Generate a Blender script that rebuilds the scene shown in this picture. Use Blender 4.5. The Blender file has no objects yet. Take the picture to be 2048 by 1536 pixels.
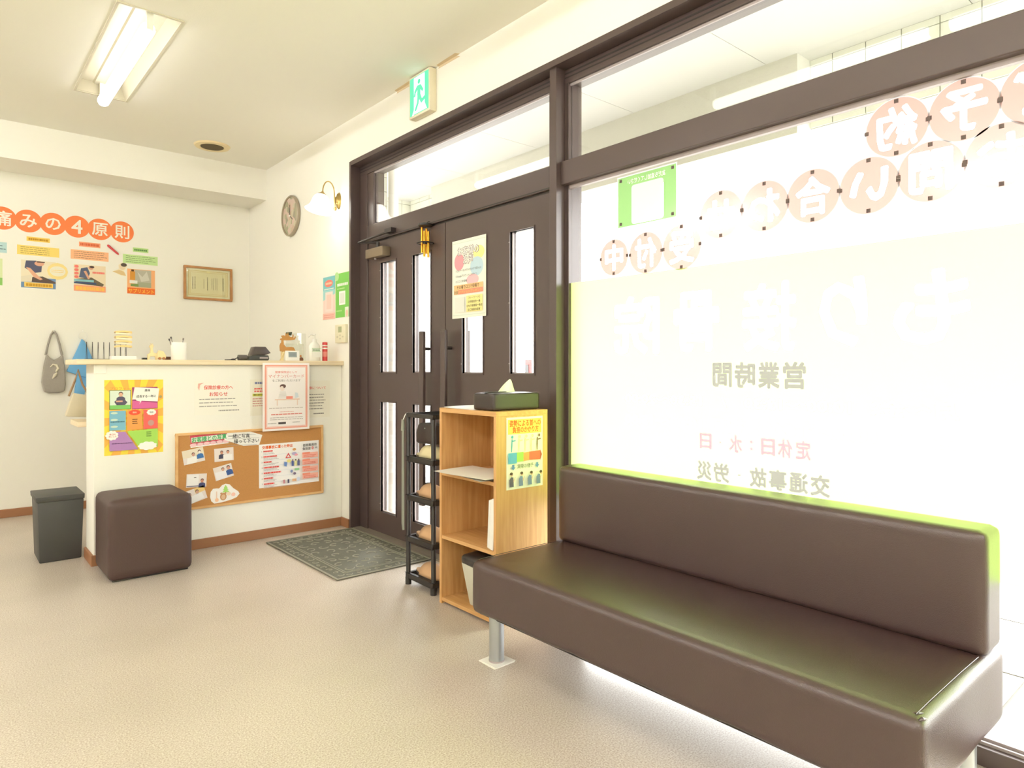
import bpy, bmesh, math, random
import numpy as np
from mathutils import Vector, Matrix
from mathutils.geometry import delaunay_2d_cdt
random.seed(7)
S = bpy.context.scene
C = S.collection
PI = math.pi

# ---------------------------------------------------------------- camera, light, exposure
H = 1.07                                   # eye height; +X runs to the shop window, +Y along it
YAW = math.atan(1149 / 1341)
cam = bpy.data.cameras.new('camera')
cam.sensor_width = 36
cam.lens = 36 * 1341 / 2048
cam.shift_y = -32 / 2048
cam.clip_start = 0.05
co = bpy.data.objects.new('camera', cam)
C.objects.link(co)
co.location = (0, 0, H)
co.rotation_euler = (PI / 2, 0, -YAW)
S.camera = co

SKY = 13.0                                 # bright overcast street
TUBE = 5.5                                 # single-tube fittings above the waiting area
FILL_TUBE = 126.0                               # added out-of-view tubes, made extra bright to light the room
SCONCE = 5.0
W = bpy.data.worlds.new('sky')
S.world = W
W.use_nodes = True
W.node_tree.nodes['Background'].inputs[0].default_value = (1.0, 0.985, 1.0, 1)
W.node_tree.nodes['Background'].inputs[1].default_value = SKY

sn = bpy.data.lights.new('hazy_sun', 'SUN')
sn.energy = 2.5
sn.angle = math.radians(14)
sn.color = (1.0, 0.98, 0.95)
so_ = bpy.data.objects.new('hazy_sun', sn)
C.objects.link(so_)
so_.rotation_euler = Vector((1.0, 1.0, math.sqrt(2) * math.tan(math.radians(26)))).to_track_quat('Z', 'Y').to_euler()

pd = bpy.data.lights.new('window_portal', 'AREA')
pd.shape = 'RECTANGLE'
pd.size = 5.3
pd.size_y = 2.4
pd.cycles.is_portal = True
po = bpy.data.objects.new('window_portal', pd)
C.objects.link(po)
po.location = (2.24, 1.42, 1.21)
po.rotation_euler = (PI / 2, 0, PI / 2)

S.view_settings.view_transform = 'Standard'
S.view_settings.look = 'None'
S.view_settings.exposure = 0.0
S.view_settings.gamma = 1.0
S.view_settings.use_curve_mapping = False
S.cycles.use_denoising = True
S.cycles.max_bounces = 9
S.cycles.diffuse_bounces = 5
S.cycles.transparent_max_bounces = 24
S.cycles.sample_clamp_indirect = 6.0
S.cycles.caustics_reflective = False
S.cycles.caustics_refractive = False


# ---------------------------------------------------------------- materials
def lin(hx):
    hx = hx.lstrip('#')
    out = []
    for i in (0, 2, 4):
        v = int(hx[i:i + 2], 16) / 255
        out.append(v / 12.92 if v <= 0.04045 else ((v + 0.055) / 1.055) ** 2.4)
    return out + [1.0]


MATS = {}


def mat(name, col, rough=0.6, metal=0.0, bump=0.0, bscale=200, var=0.0, vscale=6, spec=0.5, emit=0.0, stretch=None, coat=0.0):
    if name in MATS:
        return MATS[name]
    m = bpy.data.materials.new(name)
    m.use_nodes = True
    nt = m.node_tree
    b = nt.nodes['Principled BSDF']
    cc = lin(col) if isinstance(col, str) else list(col) + [1.0]
    b.inputs['Base Color'].default_value = cc
    b.inputs['Roughness'].default_value = rough
    b.inputs['Metallic'].default_value = metal
    b.inputs['Specular IOR Level'].default_value = spec
    b.inputs['Coat Weight'].default_value = coat
    if emit:
        b.inputs['Emission Color'].default_value = cc
        b.inputs['Emission Strength'].default_value = emit
    if bump or var:
        tc = nt.nodes.new('ShaderNodeTexCoord')
        mp = nt.nodes.new('ShaderNodeMapping')
        nt.links.new(tc.outputs['Object'], mp.inputs[0])
        if stretch:
            mp.inputs['Scale'].default_value = stretch
    if bump:
        n = nt.nodes.new('ShaderNodeTexNoise')
        n.inputs['Scale'].default_value = bscale
        n.inputs['Detail'].default_value = 3
        bp = nt.nodes.new('ShaderNodeBump')
        bp.inputs['Strength'].default_value = bump
        bp.inputs['Distance'].default_value = 0.002
        nt.links.new(mp.outputs[0], n.inputs['Vector'])
        nt.links.new(n.outputs[0], bp.inputs['Height'])
        nt.links.new(bp.outputs[0], b.inputs['Normal'])
    if var:
        n = nt.nodes.new('ShaderNodeTexNoise')
        n.inputs['Scale'].default_value = vscale
        n.inputs['Detail'].default_value = 5
        n.inputs['Roughness'].default_value = 0.65
        mx = nt.nodes.new('ShaderNodeMix')
        mx.data_type = 'RGBA'
        mx.inputs[6].default_value = [min(1, x * (1 + var)) for x in cc[:3]] + [1]
        mx.inputs[7].default_value = [x * (1 - var) for x in cc[:3]] + [1]
        nt.links.new(mp.outputs[0], n.inputs['Vector'])
        nt.links.new(n.outputs[0], mx.inputs[0])
        nt.links.new(mx.outputs[2], b.inputs['Base Color'])
    MATS[name] = m
    return m


def nodes_of(name):
    m = bpy.data.materials.new(name)
    m.use_nodes = True
    nt = m.node_tree
    nt.nodes.clear()
    out = nt.nodes.new('ShaderNodeOutputMaterial')
    MATS[name] = m
    return m, nt, out


def glass_mat(name, tint=(1, 1, 1), rough=0.0, refl=1.0):
    m, nt, out = nodes_of(name)
    tr = nt.nodes.new('ShaderNodeBsdfTransparent')
    tr.inputs[0].default_value = list(tint) + [1]
    gl = nt.nodes.new('ShaderNodeBsdfGlossy')
    gl.inputs['Roughness'].default_value = rough
    gl.inputs[0].default_value = (refl, refl, refl, 1)
    geo = nt.nodes.new('ShaderNodeNewGeometry')
    mr = nt.nodes.new('ShaderNodeMapRange')
    mr.inputs[3].default_value = 1.5
    mr.inputs[4].default_value = 1 / 1.5
    fr = nt.nodes.new('ShaderNodeFresnel')
    mx = nt.nodes.new('ShaderNodeMixShader')
    nt.links.new(geo.outputs['Backfacing'], mr.inputs[0])
    nt.links.new(mr.outputs[0], fr.inputs[0])
    nt.links.new(fr.outputs[0], mx.inputs[0])
    nt.links.new(tr.outputs[0], mx.inputs[1])
    nt.links.new(gl.outputs[0], mx.inputs[2])
    nt.links.new(mx.outputs[0], out.inputs[0])
    return m


def vinyl_mat(name, through, face, mix=0.15, gloss=0.03):
    """thin coloured plastic film: passes scattered light, a little diffuse on its face"""
    m, nt, out = nodes_of(name)
    t = nt.nodes.new('ShaderNodeBsdfTranslucent')
    t.inputs[0].default_value = list(through) + [1]
    d = nt.nodes.new('ShaderNodeBsdfDiffuse')
    d.inputs[0].default_value = list(face) + [1]
    mx = nt.nodes.new('ShaderNodeMixShader')
    mx.inputs[0].default_value = mix
    nt.links.new(t.outputs[0], mx.inputs[1])
    nt.links.new(d.outputs[0], mx.inputs[2])
    g = nt.nodes.new('ShaderNodeBsdfGlossy')
    g.inputs['Roughness'].default_value = 0.15
    m2 = nt.nodes.new('ShaderNodeMixShader')
    m2.inputs[0].default_value = gloss
    nt.links.new(mx.outputs[0], m2.inputs[1])
    nt.links.new(g.outputs[0], m2.inputs[2])
    nt.links.new(m2.outputs[0], out.inputs[0])
    return m


def wood_mat(name, c1, c2, axis_scale, rough=0.45):
    m = bpy.data.materials.new(name)
    m.use_nodes = True
    nt = m.node_tree
    b = nt.nodes['Principled BSDF']
    b.inputs['Roughness'].default_value = rough
    tc = nt.nodes.new('ShaderNodeTexCoord')
    mp = nt.nodes.new('ShaderNodeMapping')
    mp.inputs['Scale'].default_value = axis_scale
    n = nt.nodes.new('ShaderNodeTexNoise')
    n.inputs['Scale'].default_value = 5
    n.inputs['Detail'].default_value = 6
    cr = nt.nodes.new('ShaderNodeValToRGB')
    cr.color_ramp.elements[0].position = 0.35
    cr.color_ramp.elements[0].color = lin(c1)
    cr.color_ramp.elements[1].position = 0.65
    cr.color_ramp.elements[1].color = lin(c2)
    nt.links.new(tc.outputs['Object'], mp.inputs[0])
    nt.links.new(mp.outputs[0], n.inputs['Vector'])
    nt.links.new(n.outputs[0], cr.inputs[0])
    nt.links.new(cr.outputs[0], b.inputs['Base Color'])
    MATS[name] = m
    return m


def paint(hx):
    return mat('print_' + hx.lstrip('#'), hx, 0.55, spec=0.3)


M_wall = mat('cream_wallpaper', '#F5F2E8', 0.85, bump=0.25, bscale=180, spec=0.2)
M_ceil = mat('cream_ceiling', '#F7F4EA', 0.9, bump=0.2, bscale=150, spec=0.15)
M_base = mat('brown_vinyl_skirting', '#9A6B4A', 0.5, var=0.08, vscale=9)
M_frame = mat('dark_bronze_aluminium', '#514340', 0.28, 0.0, var=0.05, vscale=3, spec=0.5)
M_frame_in = mat('dark_bronze_recess', '#2E2624', 0.45)
M_bead = mat('grey_glazing_bead', '#A89C9A', 0.4)
M_leather = mat('brown_leatherette', '#422F2D', 0.31, bump=0.35, bscale=420, var=0.06, vscale=4, spec=0.75)
M_leather2 = mat('brown_leatherette_stool', '#45312D', 0.5, bump=0.35, bscale=420, var=0.05, vscale=4)
M_darkleather = mat('dark_leatherette', '#352B28', 0.38, bump=0.3, bscale=300, var=0.08, vscale=12)
M_shelfwood = wood_mat('honey_woodgrain_board', '#C4935A', '#D2A46C', (14, 14, 1.0))
M_shelfwood_h = wood_mat('honey_woodgrain_shelf', '#C4935A', '#D2A46C', (14, 1.0, 14))
M_pine = wood_mat('pale_pine', '#E3CEAA', '#ECDBBB', (0.9, 14, 14), 0.5)
M_oakframe = wood_mat('oak_frame_wood', '#A87442', '#B98652', (3, 3, 3), 0.4)
M_corkframe = wood_mat('light_frame_wood', '#D9A86C', '#E3B87F', (2, 4, 4), 0.5)
M_cork = mat('cork', '#C08A50', 0.9, bump=0.5, bscale=300, var=0.14, vscale=160)
M_black = mat('black_plastic', '#26211F', 0.42)
M_grey = mat('charcoal_plastic', '#403F3D', 0.5, bump=0.1, bscale=300)
M_white = mat('white_plastic', '#F4F2EC', 0.4)
M_metal = mat('brushed_steel', '#B9BDC0', 0.32, 0.85)
M_brass = mat('brass', '#BDA468', 0.28, 0.9)
M_gold = mat('golden_tube', '#D9962A', 0.3, 0.75)
M_glass = glass_mat('window_glass', (0.97, 0.985, 0.97))
M_clear = glass_mat('clear_acrylic', (0.96, 0.97, 0.95))
M_film = vinyl_mat('lime_window_film', (0.54, 0.75, 0.192), (0.75, 0.85, 0.55), 0.06)
M_disc = vinyl_mat('salmon_sticker_vinyl', (0.285, 0.188, 0.160), (0.9, 0.5, 0.35), 0.06)
M_disc_edge = vinyl_mat('white_sticker_vinyl', (0.30, 0.30, 0.30), (0.9, 0.9, 0.9), 0.15)
M_greenst = vinyl_mat('green_sticker_vinyl', (0.14, 0.23, 0.085), (0.3, 0.8, 0.2), 0.12)
M_filmtext = vinyl_mat('grey_film_lettering', (0.27, 0.19, 0.60), (0.35, 0.35, 0.33), 0.15)
M_filmpink = vinyl_mat('pink_film_lettering', (0.36, 0.195, 0.80), (0.9, 0.3, 0.3), 0.10)
M_tape = mat('dark_tape', '#5A4A44', 0.6)

# carpet-like speckled vinyl floor
M_floor = bpy.data.materials.new('speckled_floor')
M_floor.use_nodes = True
nt = M_floor.node_tree
b = nt.nodes['Principled BSDF']
b.inputs['Roughness'].default_value = 0.36
b.inputs['Specular IOR Level'].default_value = 0.85
tc = nt.nodes.new('ShaderNodeTexCoord')
n1 = nt.nodes.new('ShaderNodeTexNoise')
n1.inputs['Scale'].default_value = 210
n1.inputs['Detail'].default_value = 2
n2 = nt.nodes.new('ShaderNodeTexNoise')
n2.inputs['Scale'].default_value = 1.6
n2.inputs['Detail'].default_value = 4
cr = nt.nodes.new('ShaderNodeValToRGB')
e = cr.color_ramp.elements
e[0].position = 0.30
e[0].color = lin('#AA9786')
e[1].position = 0.72
e[1].color = lin('#DDD6CB')
x = cr.color_ramp.elements.new(0.5)
x.color = lin('#C8BAAD')
mx = nt.nodes.new('ShaderNodeMix')
mx.data_type = 'RGBA'
mx.blend_type = 'MULTIPLY'
mx.inputs[0].default_value = 1.0
cr2 = nt.nodes.new('ShaderNodeValToRGB')
cr2.color_ramp.elements[0].color = (0.90, 0.90, 0.89, 1)
cr2.color_ramp.elements[1].color = (1, 1, 1, 1)
cr2.color_ramp.elements[0].position = 0.35
cr2.color_ramp.elements[1].position = 0.6
bp = nt.nodes.new('ShaderNodeBump')
bp.inputs['Strength'].default_value = 0.2
bp.inputs['Distance'].default_value = 0.001
nt.links.new(tc.outputs['Object'], n1.inputs['Vector'])
nt.links.new(tc.outputs['Object'], n2.inputs['Vector'])
nt.links.new(n1.outputs[0], cr.inputs[0])
nt.links.new(n2.outputs[0], cr2.inputs[0])
nt.links.new(cr.outputs[0], mx.inputs[6])
nt.links.new(cr2.outputs[0], mx.inputs[7])
nt.links.new(mx.outputs[2], b.inputs['Base Color'])
nt.links.new(n1.outputs[0], bp.inputs['Height'])
nt.links.new(bp.outputs[0], b.inputs['Normal'])


# ---------------------------------------------------------------- mesh helpers
class MB:
    def __init__(s):
        s.v = []
        s.f = []
        s.m = []

    def box(s, x0, x1, y0, y1, z0, z1, mi=0):
        k = len(s.v)
        s.v += [(x0, y0, z0), (x1, y0, z0), (x1, y1, z0), (x0, y1, z0), (x0, y0, z1), (x1, y0, z1), (x1, y1, z1), (x0, y1, z1)]
        for q in ((0, 3, 2, 1), (4, 5, 6, 7), (0, 1, 5, 4), (1, 2, 6, 5), (2, 3, 7, 6), (3, 0, 4, 7)):
            s.f.append([k + i for i in q])
            s.m.append(mi)
        return s

    def prism(s, pts, axis, a0, a1, mi=0):
        """extrude a 2D outline (ccw) along axis 0/1/2 from a0 to a1"""
        k = len(s.v)
        n = len(pts)
        for a in (a0, a1):
            for p in pts:
                q = list(p)
                q.insert(axis, a)
                s.v.append(tuple(q))
        s.f.append([k + i for i in range(n)][::-1])
        s.f.append([k + n + i for i in range(n)])
        s.m += [mi, mi]
        for i in range(n):
            j = (i + 1) % n
            s.f.append([k + i, k + j, k + n + j, k + n + i])
            s.m.append(mi)
        return s

    def tube(s, pts, r, n=8, mi=0, cap=True):
        """tube along a path; r is a number or a list"""
        k = len(s.v)
        P = [Vector(p) for p in pts]
        R = r if isinstance(r, (list, tuple)) else [r] * len(P)
        t0 = (P[1] - P[0]).normalized()
        up = Vector((0, 0, 1)) if abs(t0.z) < 0.9 else Vector((1, 0, 0))
        nx = t0.cross(up).normalized()
        for i, p in enumerate(P):
            t = (P[min(i + 1, len(P) - 1)] - P[max(i - 1, 0)]).normalized()
            nx = (nx - t * nx.dot(t)).normalized()
            ny = t.cross(nx)
            for a in range(n):
                th = 2 * PI * a / n
                s.v.append(tuple(p + (nx * math.cos(th) + ny * math.sin(th)) * R[i]))
        for i in range(len(P) - 1):
            for a in range(n):
                b2 = (a + 1) % n
                s.f.append([k + i * n + a, k + i * n + b2, k + (i + 1) * n + b2, k + (i + 1) * n + a])
                s.m.append(mi)
        if cap:
            s.f.append([k + a for a in range(n)][::-1])
            s.f.append([k + (len(P) - 1) * n + a for a in range(n)])
            s.m += [mi, mi]
        return s

    def lathe(s, prof, c=(0, 0, 0), n=24, M=None, mi=0):
        """profile of (radius, height) about Z, optionally transformed by M, then moved to c"""
        k = len(s.v)
        M = M or Matrix.Identity(3)
        c = Vector(c)
        for (r, z) in prof:
            for a in range(n):
                th = 2 * PI * a / n
                s.v.append(tuple(M @ Vector((r * math.cos(th), r * math.sin(th), z)) + c))
        for i in range(len(prof) - 1):
            for a in range(n):
                b2 = (a + 1) % n
                s.f.append([k + i * n + a, k + i * n + b2, k + (i + 1) * n + b2, k + (i + 1) * n + a])
                s.m.append(mi)
        if prof[0][0] > 1e-6:
            s.f.append([k + a for a in range(n)][::-1])
            s.m.append(mi)
        if prof[-1][0] > 1e-6:
            s.f.append([k + (len(prof) - 1) * n + a for a in range(n)])
            s.m.append(mi)
        return s

    def mesh(s, name, mats):
        me = bpy.data.meshes.new(name)
        me.from_pydata(s.v, [], s.f)
        for m in (mats if isinstance(mats, (list, tuple)) else [mats]):
            me.materials.append(m)
        me.polygons.foreach_set('material_index', s.m)
        me.update()
        return me

    def build(s, name, mats, parent=None, bevel=0, seg=2, smooth=False, loc=None):
        """link as ONE mesh object; coordinates are given in the parent's space"""
        me = s.mesh(name, mats)
        if bevel or smooth:
            bm = bmesh.new()
            bm.from_mesh(me)
            bmesh.ops.remove_doubles(bm, verts=bm.verts, dist=1e-6)
            bmesh.ops.recalc_face_normals(bm, faces=bm.faces)
            if bevel:
                ed = [ed for ed in bm.edges if len(ed.link_faces) == 2 and ed.calc_face_angle(0) > 0.6]
                bmesh.ops.bevel(bm, geom=ed, offset=bevel, segments=seg, affect='EDGES', profile=0.5)
            bm.to_mesh(me)
            bm.free()
            if smooth:
                me.polygons.foreach_set('use_smooth', [True] * len(me.polygons))
                me.set_sharp_from_angle(angle=0.7)
        else:
            bm = bmesh.new()
            bm.from_mesh(me)
            bmesh.ops.recalc_face_normals(bm, faces=bm.faces)
            bm.to_mesh(me)
            bm.free()
        o = bpy.data.objects.new(name, me)
        C.objects.link(o)
        if loc:
            o.location = loc
        if parent:
            o.parent = parent
        return o


def thing(name, label, cat, loc=(0, 0, 0), group=None, rot=None):
    o = bpy.data.objects.new(name, None)
    o.empty_display_size = 0.05
    C.objects.link(o)
    o.location = loc
    if rot:
        o.rotation_euler = rot
    return tag(o, label, cat, group)


def tag(o, label, cat, group=None):
    o['label'] = label
    o['category'] = cat
    if group:
        o['group'] = group
    return o


def struct(o, label=None):
    o['kind'] = 'structure'
    if label:
        o['label'] = label
    return o


def dup(root, loc=None, label=None):
    r = root.copy()
    C.objects.link(r)
    if loc:
        r.location = loc
    if label:
        r['label'] = label
    for ch in root.children:
        c2 = ch.copy()
        C.objects.link(c2)
        c2.parent = r
        for g in ch.children:
            d = g.copy()
            C.objects.link(d)
            d.parent = c2
    return r


def box(*a):
    return MB().box(*a)


def cyl(c, r, z0, z1, n=20, mi=0):
    return MB().lathe([(r, z0), (r, z1)], c, n, mi=mi)


# ---------------------------------------------------------------- flat prints: paper sheet plus its printing
TXT = {}


def text_polys(body, bold=0.0):
    key = (body, bold)
    if key in TXT:
        return TXT[key]
    cu = bpy.data.curves.new('t', 'FONT')
    cu.body = body
    cu.size = 1.0
    cu.resolution_u = 2
    o = bpy.data.objects.new('t', cu)
    C.objects.link(o)
    dg = bpy.context.evaluated_depsgraph_get()
    me = bpy.data.meshes.new_from_object(o.evaluated_get(dg))
    vs = [(v.co.x, v.co.y) for v in me.vertices]
    fs = [list(p.vertices) for p in me.polygons]
    if bold:
        n0, v0, f0 = len(vs), list(vs), list(fs)
        for q in range(8 if bold > 0.025 else 4):
            a = PI / 4 * (q if bold > 0.025 else 2 * q + 1)
            k0 = len(vs)
            vs += [(p[0] + bold * math.cos(a), p[1] + bold * math.sin(a), 0.00002 * (q + 1)) for p in v0]
            fs += [[k0 + i for i in f] for f in f0]
    bpy.data.objects.remove(o)
    bpy.data.curves.remove(cu)
    bpy.data.meshes.remove(me)
    if vs:
        xs = [p[0] for p in vs]
        ys = [p[1] for p in vs]
        bb = (min(xs), max(xs), min(ys), max(ys))
    else:
        bb = (0, 1, 0, 1)
    TXT[key] = (vs, fs, bb)
    return TXT[key]


class Print:
    """printing laid out on a w x h sheet, origin at the sheet's centre, x to the reader's right, y up"""
    def __init__(s, w, h):
        s.w, s.h = w, h
        s.v, s.f, s.m = [], [], []
        s.mats = []
        s.layer = 0.0009

    def mi(s, col):
        m = paint(col) if isinstance(col, str) else col
        if m not in s.mats:
            s.mats.append(m)
        return s.mats.index(m)

    def raw(s, pts, faces, col, up=True):
        if up:
            s.layer += 0.00022
        k = len(s.v)
        s.v += [(p[0], p[1], s.layer + (p[2] if len(p) > 2 else 0.0)) for p in pts]
        i = s.mi(col)
        for f in faces:
            s.f.append([k + q for q in f])
            s.m.append(i)

    # fractions: x 0..1 from left, y 0..1 from the top
    def X(s, x):
        return (x - 0.5) * s.w

    def Y(s, y):
        return (0.5 - y) * s.h

    def poly(s, pts, col, up=True):
        s.raw([(s.X(a), s.Y(b)) for a, b in pts], [list(range(len(pts)))], col, up)

    def rect(s, x0, y0, x1, y1, col, up=True):
        s.poly([(x0, y1), (x1, y1), (x1, y0), (x0, y0)], col, up)

    def ell(s, cx, cy, rx, ry, col, n=20, up=True, a0=0, a1=2 * PI):
        pts = [(cx + rx * math.cos(a0 + (a1 - a0) * i / n), cy - ry * math.sin(a0 + (a1 - a0) * i / n)) for i in range(n + (0 if a1 - a0 > 6.2 else 1))]
        s.poly(pts, col, up)

    def cloud(s, cx, cy, rx, ry, col, k=9):
        pts = []
        for i in range(k * 5):
            a = 2 * PI * i / (k * 5)
            q = 0.86 + 0.14 * abs(math.sin(k * a / 2))
            pts.append((cx + rx * q * math.cos(a), cy - ry * q * math.sin(a)))
        s.poly(pts, col)

    def text(s, body, xc, yc, hgt, col, maxw=None, bold=0.0, rot=0.0, exactw=None):
        vs, fs, bb = text_polys(body, bold)
        sc = hgt * s.h / 0.88
        sx = sc
        wid = (bb[1] - bb[0]) * sc
        if exactw:
            sx = sc * exactw * s.w / wid
        elif maxw and wid > maxw * s.w:
            sx = sc * maxw * s.w / wid
        mx_, my_ = (bb[0] + bb[1]) / 2, (bb[2] + bb[3]) / 2
        cr_, sr_ = math.cos(rot), math.sin(rot)
        out = []
        for p in vs:
            a, b_ = (p[0] - mx_) * sx, (p[1] - my_) * sc
            out.append((s.X(xc) + a * cr_ - b_ * sr_, s.Y(yc) + a * sr_ + b_ * cr_, p[2] if len(p) > 2 else 0.0))
        s.raw(out, fs, col)

    def bars(s, x0, x1, y0, y1, n, col, t=0.35, jit=0.25, seed=1):
        """small print too fine to read: broken lines"""
        rr = random.Random(seed)
        st = (y1 - y0) / n
        s.layer += 0.00022
        for i in range(n):
            yy = y0 + st * (i + 0.5)
            x = x0
            xe = x1 - rr.random() * jit * (x1 - x0)
            while x < xe:
                w_ = min(xe - x, (0.02 + 0.05 * rr.random()) * (x1 - x0) * 2)
                s.rect(x, yy - st * t / 2, x + w_, yy + st * t / 2, col, up=False)
                x += w_ + 0.016 * (x1 - x0)

    def figure(s, cx, cy, sc, shirt, hair='#3A2E2C', skin='#DDAE94', hold=None):
        """a small printed head-and-shoulders portrait; sc = head radius as fraction of height"""
        ax = s.h / s.w
        s.poly([(cx - 2.1 * sc * ax, cy + 4.4 * sc), (cx - 1.9 * sc * ax, cy + 1.9 * sc), (cx - 0.8 * sc * ax, cy + 1.2 * sc), (cx + 0.8 * sc * ax, cy + 1.2 * sc), (cx + 1.9 * sc * ax, cy + 1.9 * sc), (cx + 2.1 * sc * ax, cy + 4.4 * sc)][::-1], shirt)
        s.ell(cx, cy - 0.15 * sc, 1.0 * sc * ax, 1.15 * sc, hair, 16)
        s.ell(cx, cy + 0.25 * sc, 0.88 * sc * ax, 1.05 * sc, skin, 16)

    def build(s, parent, name='print'):
        me = bpy.data.meshes.new(name)
        me.from_pydata(s.v, [], s.f)
        for m in s.mats:
            me.materials.append(m)
        me.polygons.foreach_set('material_index', s.m)
        me.update()
        o = bpy.data.objects.new(name, me)
        C.objects.link(o)
        o.parent = parent
        return o


# orientation of sheets: (reader's right, up, outward)
R_BACK = Matrix(((1, 0, 0), (0, 0, -1), (0, 1, 0)))          # faces -Y
R_WIN = Matrix(((0, 0, -1), (-1, 0, 0), (0, 1, 0)))          # faces -X, into the room
R_OUT = Matrix(((0, 0, 1), (1, 0, 0), (0, 1, 0)))            # faces +X, to the street


def sheet(name, label, cat, R, c, w, h, paper='#F4F1E8', group=None, tilt=0.0, thick=0.0009, outline=None):
    """a flat sheet hung at c; returns the thing and its Print"""
    mb = MB()
    if outline:
        mb.prism([((a - 0.5) * w, (0.5 - b) * h) for a, b in outline], 2, 0, thick)
    else:
        mb.box(-w / 2, w / 2, -h / 2, h / 2, 0, thick)
    me = mb.mesh(name, paint(paper) if isinstance(paper, str) else paper)
    o = bpy.data.objects.new(name, me)
    C.objects.link(o)
    Mt = R.to_4x4() @ Matrix.Rotation(tilt, 4, 'Z')
    o.matrix_world = Matrix.Translation(c) @ Mt
    tag(o, label, cat, group)
    p = Print(w, h)
    p.layer = thick + 0.0002
    return o, p


# ================================================================ ROOM SHELL
XW = 2.09          # window wall, inner face
XO = 2.30          # its outer face
CZ = 2.726         # ceiling
YB = 6.0           # back wall
XL, YR = -3.0, -2.4
struct(box(XL - 0.15, XO, YR - 0.15, YB + 0.15, -0.12, 0).build('floor', M_floor))
struct(box(XL - 0.15, XO, YR - 0.15, YB + 0.15, CZ + 0.10, CZ + 0.22).build('ceiling_slab', M_ceil))
# ceiling with cut-outs for the recessed lights
LIGHTS = [(0.755, 4.085), (0.755, 1.715), (0.755, 0.465), (-2.1, 4.085), (-2.1, 1.4), (-1.6, -1.2), (0.5, -1.6)]  # the later entries are unseen fittings added as fill light
LW, LL = 0.26, 1.25
me = MB()
xs = sorted({XL - 0.15, XO} | {round(l[0] - LW / 2, 4) for l in LIGHTS} | {round(l[0] + LW / 2, 4) for l in LIGHTS})
ys = sorted({YR - 0.15, YB + 0.15} | {round(l[1] - LL / 2, 4) for l in LIGHTS} | {round(l[1] + LL / 2, 4) for l in LIGHTS})
for i in range(len(xs) - 1):
    for j in range(len(ys) - 1):
        cx_, cy_ = (xs[i] + xs[i + 1]) / 2, (ys[j] + ys[j + 1]) / 2
        if any(abs(cx_ - l[0]) < LW / 2 and abs(cy_ - l[1]) < LL / 2 for l in LIGHTS):
            continue
        me.box(xs[i], xs[i + 1], ys[j], ys[j + 1], CZ, CZ + 0.101)
struct(me.build('ceiling', M_ceil))
struct(box(XL - 0.15, XO, YB, YB + 0.15, 0, CZ).build('wall_back', M_wall))
struct(box(XL - 0.15, XL, YR, YB, 0, CZ).build('wall_left', M_wall))
struct(box(XL - 0.15, XO, YR - 0.15, YR, 0, CZ).build('wall_front', M_wall))
wr = MB().box(XW, XO, 4.105, YB, 0, CZ).box(XW, XO, -1.3, 4.105, 2.444, CZ).box(XW, XO, YR, -1.3, 0, CZ)
struct(wr.build('wall_right', M_wall))
struct(box(XL, XW, 5.60, YB, 2.475, CZ).build('ceiling_beam', M_wall))
bs = MB().box(XL, 2.08, YB - 0.012, YB, 0, 0.06)
struct(bs.build('baseboard_back', M_base, bevel=0.003))
struct(box(XW - 0.012, XW, 4.105, 4.2185, 0, 0.06).build('baseboard_right', M_base, bevel=0.003))

# ---- dark window frame: casing, head, jambs, rail, sill
t = struct(box(XW - 0.004, 2.16, 4.08, 4.105, 0, 2.444).box(XW - 0.004, 2.16, -1.3, 4.08, 2.416, 2.444).build('trim_1', M_frame, bevel=0.0015))
hd = MB().box(2.155, 2.24, -1.3, 4.08, 2.352, 2.416)
hd = struct(hd.build('trim_2', M_frame, bevel=0.0015))
gr = MB()
gr.box(2.1535, 2.156, -1.3, 4.08, 2.393, 2.400).box(2.1535, 2.156, -1.3, 4.08, 2.376, 2.381)
gr.build('groove', M_frame_in, hd)
bd = MB().box(2.166, 2.174, -1.3, 4.0, 2.343, 2.352)
bd.build('glazing_bead', M_bead, hd)
# centre post between doors and window
ps = struct(box(2.10, 2.24, 2.147, 2.189, 0, 2.416).box(2.155, 2.24, 2.124, 2.147, 0, 2.352).box(2.155, 2.24, 2.189, 2.25, 0, 2.352).build('trim_3', M_frame, bevel=0.0015))
box(2.1545, 2.156, 2.131, 2.135, 0.06, 2.352).build('groove', M_frame_in, ps)

wn = struct(thing('window_1', 'wide shop window in a dark bronze frame behind the brown bench', 'window'))
del wn['category']
box(2.128, 2.21, -1.25, 2.147, 1.893, 1.997).build('window_rail', M_frame, wn, bevel=0.003)
box(2.160, 2.178, -1.25, 2.124, 1.877, 1.893).build('glazing_bead', M_bead, wn)
box(2.13, 2.24, -1.25, 2.124, 0, 0.050).build('window_sill', M_frame, wn, bevel=0.002)
box(2.150, 2.157, -1.25, 2.124, 0.050, 0.058).build('glazing_bead', M_bead, wn)
box(2.165, 2.19, -1.25, 2.124, 0.050, 0.064).build('glazing_bead', M_bead, wn)
box(2.155, 2.24, -1.3, -1.25, 0, 2.352).build('jamb', M_frame, wn)
box(2.172, 2.178, -1.25, 2.124, 1.99, 2.345).build('pane', M_glass, wn)
box(2.172, 2.178, -1.25, 2.124, 0.06, 1.885).build('pane', M_glass, wn)

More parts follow.
